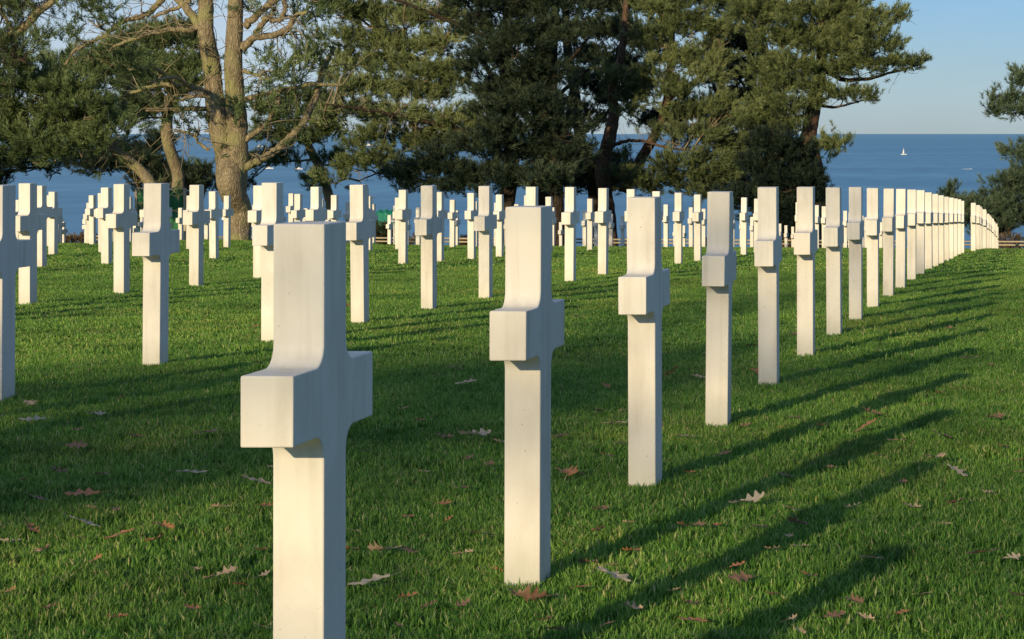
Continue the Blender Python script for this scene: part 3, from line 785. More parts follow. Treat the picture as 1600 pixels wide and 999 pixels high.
def pine(name, label, Y, stems, limbs, clumps, fol, bark, twig, dens=1.0, needles=34, nl=0.165, wd=0.0185, spread=1.0, seed=1, group=None, bare=0, depth=0.7, tint0=0.5, front=0.9, tuft=1.0):
    """stems / limbs: [( [(px, py), ...], r0, r1 )]; clumps: (px, py, rx, ry[, tint]) in photo px seen at distance Y"""
    g = np.random.default_rng(seed)
    k = Y / F
    bx, by = P(stems[0][0][0][0], stems[0][0][0][1], Y)[:2]
    bz = Gz(bx, by)
    root = empty(name, (bx, by, bz), label, "tree", group)
    org = np.array([bx, by, bz])
    tb = Tubes(); sk = []
    for si, (pl, r0, r1) in enumerate(stems):
        pp = [P(px, py, Y) for px, py in pl]
        off = 0.0 if si == 0 else g.uniform(-0.5, 0.5)
        for q in range(1, len(pp)): pp[q][1] += off * q / len(pp) + g.normal(0, 0.10)
        if si == 0 or pl[0][1] > 370:
            pp[0][2] = Gz(pp[0][0], pp[0][1]) - 0.15
        sp = catmull(pp, 8)
        rr = np.interp(np.linspace(0, 1, len(sp)), np.linspace(0, 1, len(pl)), np.linspace(r0, r1, len(pl))) if not isinstance(r0, (list, tuple)) else np.interp(np.linspace(0, 1, len(sp)), np.linspace(0, 1, len(pl)), r0)
        if si == 0:
            hgt = sp[:, 2] - sp[0, 2]
            rr = rr * (1 + 0.22 * np.exp(-np.maximum(hgt - 0.15, 0) / 0.2))
        tb.add(sp - org, rr, sides=14, wob=0.05)
        sk.append(np.hstack([sp, rr[:, None]]))
    obj("trunk", tb.mesh("trunk"), bark, root)
    for (pl, r0, r1) in limbs:
        pp = np.array([P(px, py, Y) for px, py in pl])
        if len(sk):
            allp = np.concatenate(sk); st = allp[np.argmin(np.linalg.norm(allp[:, [0, 2]] - pp[0, [0, 2]], axis=1))]
            pp[:, 1] = st[1]
        drift = g.uniform(-0.45, 0.45)
        L = np.concatenate([[0], np.cumsum(np.linalg.norm(np.diff(pp, axis=0), axis=1))])
        pp[:, 1] += drift * L + g.normal(0, 0.04, len(pp)) * (L > 0)
        sp = catmull(pp, 6)
        sp[1:-1] += g.normal(0, 0.012, (len(sp) - 2, 3))
        rr = np.linspace(r0, r1, len(sp))
        t2 = Tubes(); t2.add(sp - org, rr, sides=9, wob=0.06)
        obj("limb", t2.mesh("limb"), bark, root)
        sk.append(np.hstack([sp, rr[:, None]]))
    SK = np.concatenate(sk)
    C, D, T = [], [], []
    bt = Tubes(); nb = 0
    for cl in clumps:
        px, py, rx, ry = cl[:4]; tn = cl[4] if len(cl) > 4 else tint0  # tint also paints in light and shade, low for undersides and interiors
        c = P(px, py, Y); a = np.array([rx * 1.18 * k, rx * k * depth, ry * 1.42 * k])
        c[1] += g.normal(0, 0.35 * a[0]) - front + (cl[5] if len(cl) > 5 else 0)
        # branch from skeleton to clump
        dd = np.linalg.norm((SK[:, :3] - c) * np.array([1, 0.5, 1.0]), axis=1) + 0.25 * np.maximum(SK[:, 2] - c[2], 0)
        s0 = SK[np.argmin(dd), :3]
        cb = c - np.array([0, 0, a[2] * 0.5])
        vol = a[0] * a[1] * a[2]
        ns = max(3, int(dens * 47 * (a[0] * a[2] + 0.25 * a[0] * a[1]) ** 0.92 / spread))
        m = 0.5 * (s0 + cb) + g.normal(0, 0.1, 3) + np.array([0, 0, 0.06 * np.linalg.norm(cb - s0)])
        path = catmull([s0, m, cb], 6)
        if np.linalg.norm(cb - s0) > 0.35:
            r_ = min(0.06, 0.018 + 0.012 * np.linalg.norm(cb - s0))
            bt.add(path - org, np.linspace(r_, r_ * 0.5, len(path)), sides=5); nb += 1
        for _ in range(ns):
            v = g.normal(0, 1, 3); v /= np.linalg.norm(v)
            v[2] = abs(v[2]) if g.random() < 0.7 else v[2]
            rr = g.random() ** 0.45
            sc = c + v * a * rr
            out = sc - s0; out[2] *= 0.4; out /= np.linalg.norm(out) + 1e-6
            ax = out * 0.7 + v * 0.5 + np.array([0, 0, 0.55]) + g.normal(0, 0.25, 3); ax /= np.linalg.norm(ax)
            kt = g.integers(4, 9)
            q = sc + g.normal(0, 0.145 * tuft, (kt, 3)) * np.array([1, 1, 0.6]) + ax * g.uniform(-0.15, 0.25, (kt, 1)) * tuft
            C.append(q); dd_ = ax + g.normal(0, 0.27, (kt, 3)) + np.array([0, 0, 0.3]); D.append(dd_)
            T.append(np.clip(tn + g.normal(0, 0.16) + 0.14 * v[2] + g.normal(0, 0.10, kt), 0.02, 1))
            if g.random() < 0.22:
                st = path[g.integers(len(path) // 2, len(path))]
                e = sc - ax * 0.1; mm = 0.5 * (st + e) + g.normal(0, 0.07, 3) + np.array([0, 0, -0.05])
                pth = catmull([st, mm, e], 3)
                bt.add(pth - org, np.linspace(0.017, 0.007, len(pth)), sides=4); nb += 1
    for _ in range(bare):       # bare dead twigs along the limbs
        i0 = g.integers(0, len(SK)); st = SK[i0, :3]
        if SK[i0, 3] > 0.2: continue
        d = g.normal(0, 1, 3); d[2] += 0.1; d /= np.linalg.norm(d); L = g.uniform(0.3, 1.1)
        p1 = st + d * L * 0.5 + g.normal(0, 0.07, 3); p2 = st + d * L + g.normal(0, 0.14, 3) - np.array([0, 0, 0.1 * L])
        pth = catmull([st, p1, p2], 4); bt.add(pth - org, np.linspace(0.012, 0.004, len(pth)), sides=4); nb += 1
        for _k in range(g.integers(1, 4)):
            q0 = pth[g.integers(2, len(pth))]; q1 = q0 + g.normal(0, 0.17, 3); q2 = q1 + g.normal(0, 0.12, 3)
            bt.add(np.array([q0, q1, q2]) - org, [0.007, 0.005, 0.003], sides=3)
        if g.random() < 0.35:
            C.append(p2[None] + g.normal(0, 0.05, (2, 3))); D.append(d[None] + g.normal(0, 0.4, (2, 3))); T.append(np.full(2, tint0 - 0.1))
    C = np.concatenate(C) - org; D = np.concatenate(D); T = np.concatenate(T)
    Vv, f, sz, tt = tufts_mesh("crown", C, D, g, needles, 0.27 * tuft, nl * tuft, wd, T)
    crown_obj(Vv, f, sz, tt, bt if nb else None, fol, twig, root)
    return root


# the forked pine standing on the lawn between the plots
pine("forked_pine", "tall pale-barked pine forking low into two trunks on the lawn", 46.3,
     [([(368, 376), (369, 330), (366, 288), (357, 245), (346, 205), (336, 150), (331, 100), (327, 50), (322, 0), (316, -70), (306, -160)], [0.245, 0.245, 0.265, 0.28, 0.225, 0.195, 0.185, 0.165, 0.155, 0.14, 0.10], 0),
      ([(370, 300), (371, 245), (372, 200), (370, 150), (369, 100), (370, 40), (370, -20), (374, -120)], [0.20, 0.235, 0.215, 0.20, 0.185, 0.165, 0.15, 0.11], 0)],
     [([(318, 46), (300, 20), (272, -6), (240, -40)], 0.10, 0.06), ([(312, 46), (290, 47), (262, 50), (240, 56), (219, 66), (194, 76)], 0.075, 0.03),
      ([(300, 2), (268, 17), (240, 27)], 0.05, 0.03), ([(255, -6), (236, 12), (216, 25), (184, 31), (165, 45), (148, 57), (122, 66), (103, 76), (80, 100)], 0.07, 0.025),
      ([(386, 42), (406, 22), (431, 0), (450, -20)], 0.085, 0.06), ([(384, 76), (406, 60), (437, 57), (469, 47), (481, 28), (500, 24)], 0.085, 0.04),
      ([(384, 72), (400, 62), (415, 44), (428, 30), (440, 34), (455, 30), (460, 10), (459, -10)], 0.07, 0.045),
      ([(384, 261), (400, 253), (419, 241), (447, 216), (469, 181), (480, 140), (486, 106), (492, 90), (500, 70)], 0.095, 0.05),
      ([(386, 156), (416, 147), (447, 138), (478, 131), (520, 132)], 0.065, 0.035), ([(384, 112), (400, 115), (416, 122), (433, 128)], 0.04, 0.02),
      ([(350, 152), (330, 145), (312, 138), (272, 133), (250, 138), (225, 147)], 0.08, 0.03), ([(330, 170), (300, 171), (270, 172), (237, 173)], 0.05, 0.035),
      ([(330, 150), (300, 152), (280, 160)], 0.05, 0.03), ([(325, 236), (312, 224), (300, 210), (287, 206), (273, 205)], 0.035, 0.02), ([(382, 222), (400, 208), (416, 194), (430, 172), (437, 152)], 0.065, 0.04)],
     [(140, 18, 24, 18, .45), (158, 32, 16, 10, .45), (122, 66, 12, 8, .3), (190, 66, 14, 8, .35), (186, 78, 10, 9, .5), (420, 14, 24, 9), (456, 20, 22, 11, .35), (490, 24, 20, 14, .35), (440, -14, 40, 12), (500, 70, 14, 18, .5), (470, 44, 14, 7, .35),
      (425, 106, 34, 12, .55), (405, 128, 24, 9, .45), (448, 128, 26, 11, .5), (405, 168, 24, 12, .5), (425, 186, 20, 10, .4), (398, 192, 16, 10, .15), (330, 200, 12, 9, .3), (308, 194, 12, 6, .3),
      (300, 112, 18, 7, .4, -3.0), (316, 130, 12, 6, .4, -2.6), (490, 100, 16, 10, .5), (505, 95, 14, 12, .5), (300, -30, 60, 20), (240, -30, 40, 18), (400, -35, 60, 20), (490, -10, 20, 18, .35)],
     M_GREEN, M_BARK, M_TWIG, dens=0.8, seed=3, bare=200, nl=0.12, wd=0.015, needles=30, front=0.1)

# pines along the cliff edge, from left to right
pine("leaning_pine", "broad olive pine leaning left from behind the lawn, left edge", 70,
     [([(252, 400), (245, 325), (240, 292), (215, 262), (178, 234), (140, 190), (95, 160), (40, 140)], [0.2, 0.19, 0.18, 0.17, 0.14, 0.11, 0.09, 0.05], 0)],
     [([(150, 200), (120, 150), (110, 110)], 0.07, 0.03), ([(170, 230), (110, 220), (50, 225), (10, 235)], 0.07, 0.03), ([(140, 188), (180, 150), (200, 120)], 0.06, 0.03), ([(60, 150), (30, 180), (5, 190)], 0.05, 0.03)],
     [(60, 118, 50, 18, .5), (125, 112, 50, 18, .55), (20, 150, 40, 24, .45), (80, 150, 50, 20, .5), (150, 145, 45, 18, .5), (195, 112, 40, 16, .5), (40, 190, 50, 20, .55), (105, 185, 50, 20, .55), (160, 176, 36, 16, .5),
      (20, 222, 40, 18, .55), (70, 222, 46, 18, .6), (125, 214, 36, 16, .6), (150, 232, 20, 14, .6), (192, 208, 26, 18, .6), (180, 226, 18, 10, .5), (60, 246, 40, 12, .25), (110, 245, 30, 9, .25), (-20, 190, 40, 40, .5), (-30, 120, 40, 30), (215, 92, 24, 10, .5), (180, 92, 30, 9, .5)],
     M_GREEN, M_BARK, M_TWIG, dens=0.95, seed=5, bare=160)
pine("lopped_pine", "pine with a pale lopped trunk left of the forked pine", 82,
     [([(272, 420), (276, 300), (274, 268), (266, 220), (262, 180), (263, 156)], [0.24, 0.23, 0.22, 0.21, 0.20, 0.19], 0), ([(263, 170), (256, 160), (249, 154)], 0.15, 0.1), ([(263, 168), (268, 158), (270, 150)], 0.16, 0.1)],
     [([(264, 172), (290, 170), (315, 170)], 0.1, 0.08), ([(262, 160), (240, 130), (220, 110)], 0.10, 0.05), ([(264, 160), (275, 120), (285, 80)], 0.10, 0.05)],
     [(275, 55, 34, 10, .35), (255, 68, 34, 13, .4), (295, 70, 24, 13, .35), (240, 84, 28, 12, .4), (230, 112, 44, 12, .6), (285, 112, 36, 12, .6), (255, 124, 50, 8, .6), (240, 142, 40, 8, .2), (285, 146, 32, 10, .1), (235, 165, 36, 9, .1), (255, 180, 44, 7, .08), (300, 130, 24, 10, .5), (318, 75, 14, 20, .3), (315, 110, 14, 14, .4), (210, 185, 30, 6, .1)],
     M_GREEN, M_BARK, M_TWIGD, dens=1.15, seed=6, bare=20)
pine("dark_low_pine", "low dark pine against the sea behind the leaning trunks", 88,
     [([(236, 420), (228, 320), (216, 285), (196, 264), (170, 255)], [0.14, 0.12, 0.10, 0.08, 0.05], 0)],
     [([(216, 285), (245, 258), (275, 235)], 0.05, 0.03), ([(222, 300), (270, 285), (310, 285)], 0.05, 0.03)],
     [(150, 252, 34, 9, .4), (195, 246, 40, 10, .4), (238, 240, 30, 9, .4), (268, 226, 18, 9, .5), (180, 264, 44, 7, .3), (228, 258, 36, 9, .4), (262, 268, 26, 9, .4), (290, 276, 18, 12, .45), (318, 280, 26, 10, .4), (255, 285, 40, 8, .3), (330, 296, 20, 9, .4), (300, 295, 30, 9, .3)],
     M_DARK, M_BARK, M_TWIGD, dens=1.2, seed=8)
pine("bare_branched_pine", "thin pine reaching in with bare drooping branches, top left corner", 58,
     [([(-75, 480), (-70, 300), (-50, 160), (-20, 85), (0, 66), (37, 40), (62, 18), (84, 0), (120, -40)], [0.22, 0.21, 0.18, 0.15, 0.13, 0.11, 0.10, 0.085, 0.05], 0)],
     [([(20, 52), (10, 20), (5, -20)], 0.05, 0.03), ([(0, 66), (15, 85), (30, 95)], 0.03, 0.02), ([(60, 20), (45, 5), (30, -20)], 0.04, 0.03)],
     [(12, 16, 24, 14, .4), (35, 8, 22, 10, .4), (10, 44, 16, 12, .35), (-5, 80, 16, 16, .2), (24, 80, 14, 9, .15), (60, 76, 20, 9, .55), (48, 82, 12, 7, .55), (72, 64, 6, 8, .5), (50, -10, 40, 10), (-30, 30, 30, 40), (8, 112, 14, 12, .4), (40, 28, 12, 8, .3)],
     M_GREEN, M_BARK, M_TWIGD, dens=0.75, seed=9, bare=200, nl=0.12, wd=0.015, front=0.2)
pine("drooping_pine", "small dark pine with drooping branch tips, left edge above the crosses", 72,
     [([(-40, 420), (-30, 320), (-5, 280), (20, 268), (60, 262), (95, 272)], [0.12, 0.11, 0.09, 0.06, 0.04, 0.02], 0)], [],
     [(8, 288, 18, 14, .45), (-10, 262, 26, 14, .4), (30, 262, 24, 7, .35), (62, 262, 20, 6, .35), (92, 272, 11, 5, .4), (22, 290, 10, 8, .45)],
     M_DARK, M_BARKD, M_TWIGD, dens=1.2, seed=10)
pine("slender_pine", "slender leaning pine with flat tiers right of the forked pine", 83,
     [([(528, 420), (519, 340), (512, 305), (498, 262), (483, 232), (473, 205), (466, 180), (470, 150)], [0.2, 0.19, 0.18, 0.17, 0.15, 0.12, 0.10, 0.05], 0)],
     [([(494, 250), (460, 252), (430, 254)], 0.05, 0.02), ([(500, 258), (530, 258), (552, 257)], 0.05, 0.02), ([(476, 212), (510, 205), (535, 195)], 0.05, 0.02), ([(478, 220), (450, 216), (425, 212)], 0.05, 0.02)],
     [(465, 186, 30, 9, .45), (500, 180, 26, 9, .5), (530, 165, 22, 9, .2), (440, 176, 26, 9, .45), (505, 205, 34, 9, .4), (445, 208, 26, 8, .35), (465, 224, 30, 6, .3), (520, 218, 22, 7, .35), (440, 250, 28, 6, .2), (462, 256, 20, 4, .2), (524, 254, 16, 6, .2), (545, 256, 18, 6, .3), (405, 216, 10, 4, .3), (404, 277, 6, 4, .3), (480, 160, 30, 10, .3), (525, 172, 26, 6, .1), (500, 284, 12, 7, .6), (510, 292, 12, 6, .6), (420, 256, 10, 5, .2), (400, 290, 8, 4, .3)],
     M_GREEN, M_BARK, M_TWIGD, dens=1.1, seed=12, bare=10)

pine("spreading_pine", "wide olive pine with sunlit drooping sprays, left half of the dense group", 80,
     [([(855, 420), (853, 330), (852, 290), (846, 220), (850, 150), (847, 60), (850, -60)], [0.42, 0.40, 0.38, 0.33, 0.29, 0.24, 0.15], 0)],
     [([(848, 200), (800, 165), (740, 135), (680, 110), (620, 80), (570, 50)], 0.15, 0.04), ([(846, 232), (780, 220), (720, 200), (660, 185), (600, 172), (550, 165)], 0.13, 0.03),
      ([(849, 120), (800, 75), (740, 45), (680, 20), (610, -10)], 0.13, 0.04), ([(850, 262), (790, 272), (730, 275), (680, 262), (640, 250), (600, 262), (545, 284)], 0.12, 0.02), ([(848, 170), (890, 140), (930, 110)], 0.1, 0.05)],
     [(545, 20, 30, 16, .4), (590, 34, 38, 17, .5), (640, 40, 40, 17, .55), (700, 34, 36, 15, .45), (548, 66, 30, 14, .5), (600, 76, 38, 15, .6), (655, 82, 36, 14, .6), (705, 72, 30, 11, .6), (738, 58, 16, 9, .7), (560, 108, 34, 14, .55), (620, 112, 38, 15, .55),
      (675, 122, 34, 13, .55), (718, 118, 18, 11, .7), (726, 134, 16, 12, .7), (590, 148, 36, 14, .55), (645, 152, 36, 14, .5), (690, 155, 30, 12, .5), (556, 180, 30, 12, .5), (605, 188, 36, 14, .5), (655, 192, 34, 13, .5), (700, 190, 30, 12, .5), (745, 196, 26, 10, .55), (772, 212, 18, 7, .65),
      (640, 226, 36, 12, .45), (690, 226, 32, 12, .4), (596, 220, 24, 9, .5), (570, 236, 16, 7, .5), (566, 262, 22, 7, .5), (595, 258, 22, 8, .55), (534, 282, 18, 6, .5), (608, 245, 14, 8, .5), (625, 262, 12, 8, .45),
      (735, 210, 30, 12, .5), (560, 142, 24, 10, .5), (530, 125, 16, 9, .5), (525, 190, 16, 10, .5), (545, -14, 50, 16), (640, -10, 60, 18), (720, -6, 50, 18)],
     M_OLIVE, M_BARKD, M_TWIG, dens=1.05, seed=14, bare=170)
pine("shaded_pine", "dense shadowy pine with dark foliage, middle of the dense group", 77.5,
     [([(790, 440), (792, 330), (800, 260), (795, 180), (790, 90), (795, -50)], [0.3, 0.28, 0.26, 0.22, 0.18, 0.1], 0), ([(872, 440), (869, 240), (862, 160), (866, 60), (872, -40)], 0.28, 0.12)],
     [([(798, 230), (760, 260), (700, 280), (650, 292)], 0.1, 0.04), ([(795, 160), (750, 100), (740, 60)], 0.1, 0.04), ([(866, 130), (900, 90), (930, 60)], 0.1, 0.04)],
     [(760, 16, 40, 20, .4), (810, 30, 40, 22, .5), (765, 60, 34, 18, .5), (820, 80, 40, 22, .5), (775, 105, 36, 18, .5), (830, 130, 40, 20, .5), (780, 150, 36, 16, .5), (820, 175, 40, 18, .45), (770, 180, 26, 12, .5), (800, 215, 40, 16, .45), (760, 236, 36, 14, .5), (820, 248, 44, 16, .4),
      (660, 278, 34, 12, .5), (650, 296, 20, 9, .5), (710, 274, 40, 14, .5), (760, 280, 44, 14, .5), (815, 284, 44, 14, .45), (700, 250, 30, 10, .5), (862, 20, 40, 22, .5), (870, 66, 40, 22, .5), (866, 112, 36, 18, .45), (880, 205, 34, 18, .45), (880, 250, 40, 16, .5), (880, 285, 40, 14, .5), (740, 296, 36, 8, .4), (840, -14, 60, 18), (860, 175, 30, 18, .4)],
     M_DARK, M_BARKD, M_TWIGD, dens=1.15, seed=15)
pine("dark_tall_pine", "tall dark pine behind the fifth cross, upright bare lower stem", 88,
     [([(926, 440), (930, 370), (926, 290), (908, 230), (898, 150), (884, 60), (885, -60)], [0.26, 0.25, 0.24, 0.22, 0.2, 0.17, 0.1], 0)],
     [([(905, 215), (940, 180), (960, 150)], 0.08, 0.03), ([(896, 130), (940, 90), (990, 60)], 0.1, 0.04)],
     [(920, 20, 44, 20, .5), (975, 16, 44, 20, .5), (1020, 24, 34, 18, .5), (925, 62, 40, 18, .5), (980, 62, 40, 18, .5), (1020, 80, 30, 16, .5), (920, 100, 26, 12, .45), (965, 102, 36, 12, .5), (900, 265, 34, 14, .6), (930, 272, 34, 12, .65), (930, 296, 34, 9, .45), (975, 288, 34, 10, .6), (960, -12, 70, 18), (915, 240, 16, 10, .55), (905, 290, 30, 10, .4), (925, 140, 30, 14, .5), (965, 162, 28, 11, .5), (1000, 146, 28, 13, .5), (905, 180, 28, 14, .5), (1030, 196, 24, 9, .5), (940, 192, 20, 9, .45), (890, 222, 24, 12, .5), (985, 120, 30, 12, .5), (1060, 186, 28, 12, .5), (955, 262, 30, 10, .6)],
     M_DARK, M_BARKD, M_TWIGD, dens=1.1, seed=16, bare=40)
pine("red_stemmed_pine", "pine with crooked reddish stems and a gap showing sea beneath", 83,
     [([(955, 430), (950, 330), (942, 275), (945, 240), (954, 212), (958, 175), (956, 140), (972, 80), (980, -20)], [0.30, 0.28, 0.27, 0.26, 0.25, 0.2, 0.17, 0.14, 0.1], 0), ([(975, 300), (1000, 248), (1022, 215), (1036, 180), (1045, 130), (1050, 60), (1050, -20)], 0.22, 0.1)],
     [([(950, 232), (968, 224), (990, 220), (1012, 221), (1050, 230), (1090, 235)], 0.08, 0.04), ([(1040, 160), (1080, 130), (1110, 110)], 0.09, 0.03), ([(945, 262), (915, 240), (900, 225)], 0.05, 0.03), ([(980, 285), (1040, 280), (1090, 265)], 0.08, 0.03)],
     [(960, 128, 24, 9, .3), (1010, 128, 34, 11, .4), (1056, 104, 36, 16, .55), (1105, 104, 34, 17, .65), (1110, 130, 26, 12, .6), (1040, 66, 36, 16, .4), (1085, 50, 36, 18, .4), (1130, 60, 28, 16, .45), (1010, 160, 24, 9, .25), (1070, 150, 34, 14, .4), (1085, 185, 36, 15, .35), (1060, 215, 30, 10, .2), (1105, 220, 34, 14, .3), (1130, 180, 30, 18, .45),
      (990, 276, 30, 9, .4), (1010, 290, 40, 8, .25), (1055, 285, 40, 10, .3), (1070, 262, 36, 11, .3), (1110, 262, 38, 14, .35), (1130, 285, 34, 12, .3), (1095, 300, 30, 9, .2), (1040, 20, 44, 18), (1100, 6, 44, 18), (985, 180, 18, 8, .2), (925, 125, 20, 8, .3), (1140, 235, 30, 14, .4), (985, 250, 8, 6, .2)],
     M_OLIVE, M_BARK2, M_TWIG, dens=0.95, seed=18, bare=110)
pine("black_green_pine", "dark green pine squeezed between the red-stemmed pine and the right pine", 90,
     [([(1188, 440), (1186, 300), (1182, 190), (1172, 100), (1168, -50)], [0.24, 0.22, 0.2, 0.16, 0.1], 0), ([(1200, 440), (1200, 240), (1196, 150), (1190, 60)], 0.2, 0.1)],
     [([(1180, 160), (1150, 120), (1130, 100)], 0.07, 0.03)],
     [(1150, 86, 34, 26, .5), (1172, 40, 34, 26, .5), (1150, 130, 32, 20, .5), (1185, 120, 26, 22, .45), (1160, 165, 28, 16, .55), (1150, 205, 34, 18, .6), (1170, 240, 34, 18, .6), (1160, 280, 36, 18, .45), (1180, 310, 30, 18, .35), (1200, 210, 24, 18, .5), (1150, 0, 44, 24)],
     M_DARK, M_BARKD, M_TWIGD, dens=1.2, seed=20)
pine("right_pine", "large olive pine with layered branches reaching right over the sea", 82,
     [([(1256, 440), (1257, 350), (1260, 270), (1264, 215), (1273, 160), (1283, 95), (1290, 10), (1290, -100)], [0.36, 0.34, 0.32, 0.30, 0.27, 0.22, 0.17, 0.1], 0), ([(1226, 440), (1224, 310), (1212, 230), (1204, 160), (1198, 80)], 0.3, 0.14), ([(1286, 440), (1284, 340), (1278, 270), (1266, 215)], 0.24, 0.2)],
     [([(1284, 108), (1320, 125), (1360, 122), (1400, 112), (1436, 102)], 0.11, 0.02), ([(1274, 162), (1300, 168), (1330, 162), (1370, 153)], 0.07, 0.02), ([(1266, 214), (1290, 230), (1322, 230)], 0.06, 0.02),
      ([(1289, 50), (1340, 60), (1380, 48), (1408, 22)], 0.10, 0.02), ([(1278, 140), (1240, 110), (1210, 80)], 0.1, 0.04), ([(1275, 160), (1240, 170), (1215, 175)], 0.07, 0.03), ([(1287, 80), (1330, 90), (1370, 86)], 0.08, 0.03)],
     [(1300, -26, 60, 24, .5), (1230, -16, 46, 22, .5), (1195, 26, 34, 18, .45), (1240, 36, 38, 18, .55), (1290, 28, 38, 18, .5), (1330, 20, 30, 16, .5), (1346, -2, 16, 10, .5), (1360, 40, 22, 9, .45), (1392, 32, 14, 9, .5), (1405, 36, 9, 6, .35), (1340, 58, 34, 12, .5), (1376, 62, 22, 8, .45), (1215, 70, 32, 15, .5), (1260, 76, 36, 15, .5), (1310, 84, 36, 13, .5), (1355, 86, 30, 10, .5), (1395, 84, 14, 9, .45),
      (1380, 106, 34, 8, .3), (1420, 106, 16, 6, .35), (1435, 102, 9, 4, .45), (1345, 112, 30, 8, .35), (1240, 112, 34, 14, .5), (1285, 116, 34, 11, .5), (1225, 146, 24, 13, .45), (1260, 144, 30, 11, .5), (1312, 152, 18, 6, .5), (1340, 158, 22, 5, .4), (1364, 152, 10, 4, .5), (1235, 176, 24, 12, .4), (1268, 168, 16, 9, .45), (1210, 178, 22, 13, .5), (1308, 228, 16, 5, .6), (1292, 238, 16, 5, .5), (1322, 230, 8, 4, .6), (1240, 205, 26, 13, .35), (1190, 190, 24, 14, .5), (1198, 112, 24, 14, .5), (1280, 60, 36, 12, .55), (1310, 54, 30, 12, .5)],
     M_OLIVE, M_BARK2, M_TWIGD, dens=1.15, seed=22, bare=50)
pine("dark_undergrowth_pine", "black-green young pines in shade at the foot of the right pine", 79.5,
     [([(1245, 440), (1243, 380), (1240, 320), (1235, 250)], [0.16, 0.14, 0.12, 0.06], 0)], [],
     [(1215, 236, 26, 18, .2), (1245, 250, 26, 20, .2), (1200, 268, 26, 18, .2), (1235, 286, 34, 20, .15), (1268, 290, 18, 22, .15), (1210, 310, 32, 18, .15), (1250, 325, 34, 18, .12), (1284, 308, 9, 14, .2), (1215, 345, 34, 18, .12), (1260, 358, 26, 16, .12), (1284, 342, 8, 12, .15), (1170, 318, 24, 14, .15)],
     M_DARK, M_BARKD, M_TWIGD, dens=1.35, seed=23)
pine("seaside_pine", "open bluish-green pine entering at the right edge", 86,
     [([(1650, 450), (1645, 330), (1640, 250), (1645, 160), (1640, 80), (1642, -30)], [0.3, 0.28, 0.24, 0.2, 0.16, 0.1], 0)],
     [([(1643, 165), (1610, 172), (1575, 178), (1552, 172)], 0.06, 0.02), ([(1642, 300), (1600, 310), (1565, 315), (1540, 340)], 0.07, 0.02), ([(1642, 250), (1610, 240), (1588, 240)], 0.06, 0.02)],
     [(1600, 140, 16, 8, .5), (1594, 122, 8, 7, .5), (1580, 164, 20, 7, .45), (1558, 168, 12, 6, .5), (1552, 160, 6, 6, .5), (1596, 184, 18, 7, .35), (1570, 178, 18, 5, .35), (1590, 242, 16, 8, .5), (1600, 262, 16, 10, .45), (1572, 290, 20, 12, .45), (1600, 300, 30, 14, .4), (1560, 310, 16, 10, .45), (1580, 326, 28, 12, .35), (1556, 334, 18, 9, .4), (1600, 345, 30, 12, .3), (1572, 350, 26, 9, .3), (1540, 322, 10, 8, .4), (1625, 130, 12, 12)],
     M_BLUE, M_BARK2, M_TWIGD, dens=1.15, seed=25)
pine("young_pine", "small young pine peeping over the crosses right of the sea gap", 92,
     [([(1492, 440), (1492, 360), (1490, 320), (1488, 292)], [0.09, 0.07, 0.05, 0.02], 0)], [],
     [(1488, 299, 7, 6, .45), (1490, 310, 12, 6, .4), (1486, 322, 18, 8, .4), (1500, 332, 18, 9, .4), (1480, 340, 22, 12, .4)],
     M_BLUE, M_BARKD, M_TWIGD, dens=1.6, seed=26)
pine("bushy_pine", "low bushy bluish pine beside the last crosses of the far plot", 88,
     [([(1532, 440), (1530, 370), (1525, 345)], [0.1, 0.08, 0.03], 0)], [],
     [(1526, 326, 14, 7, .55), (1512, 334, 16, 8, .5), (1540, 338, 16, 9, .5), (1524, 350, 24, 10, .4), (1555, 354, 22, 10, .4), (1540, 366, 26, 8, .35)],
     M_BLUE, M_BARKD, M_TWIGD, dens=1.5, seed=27)

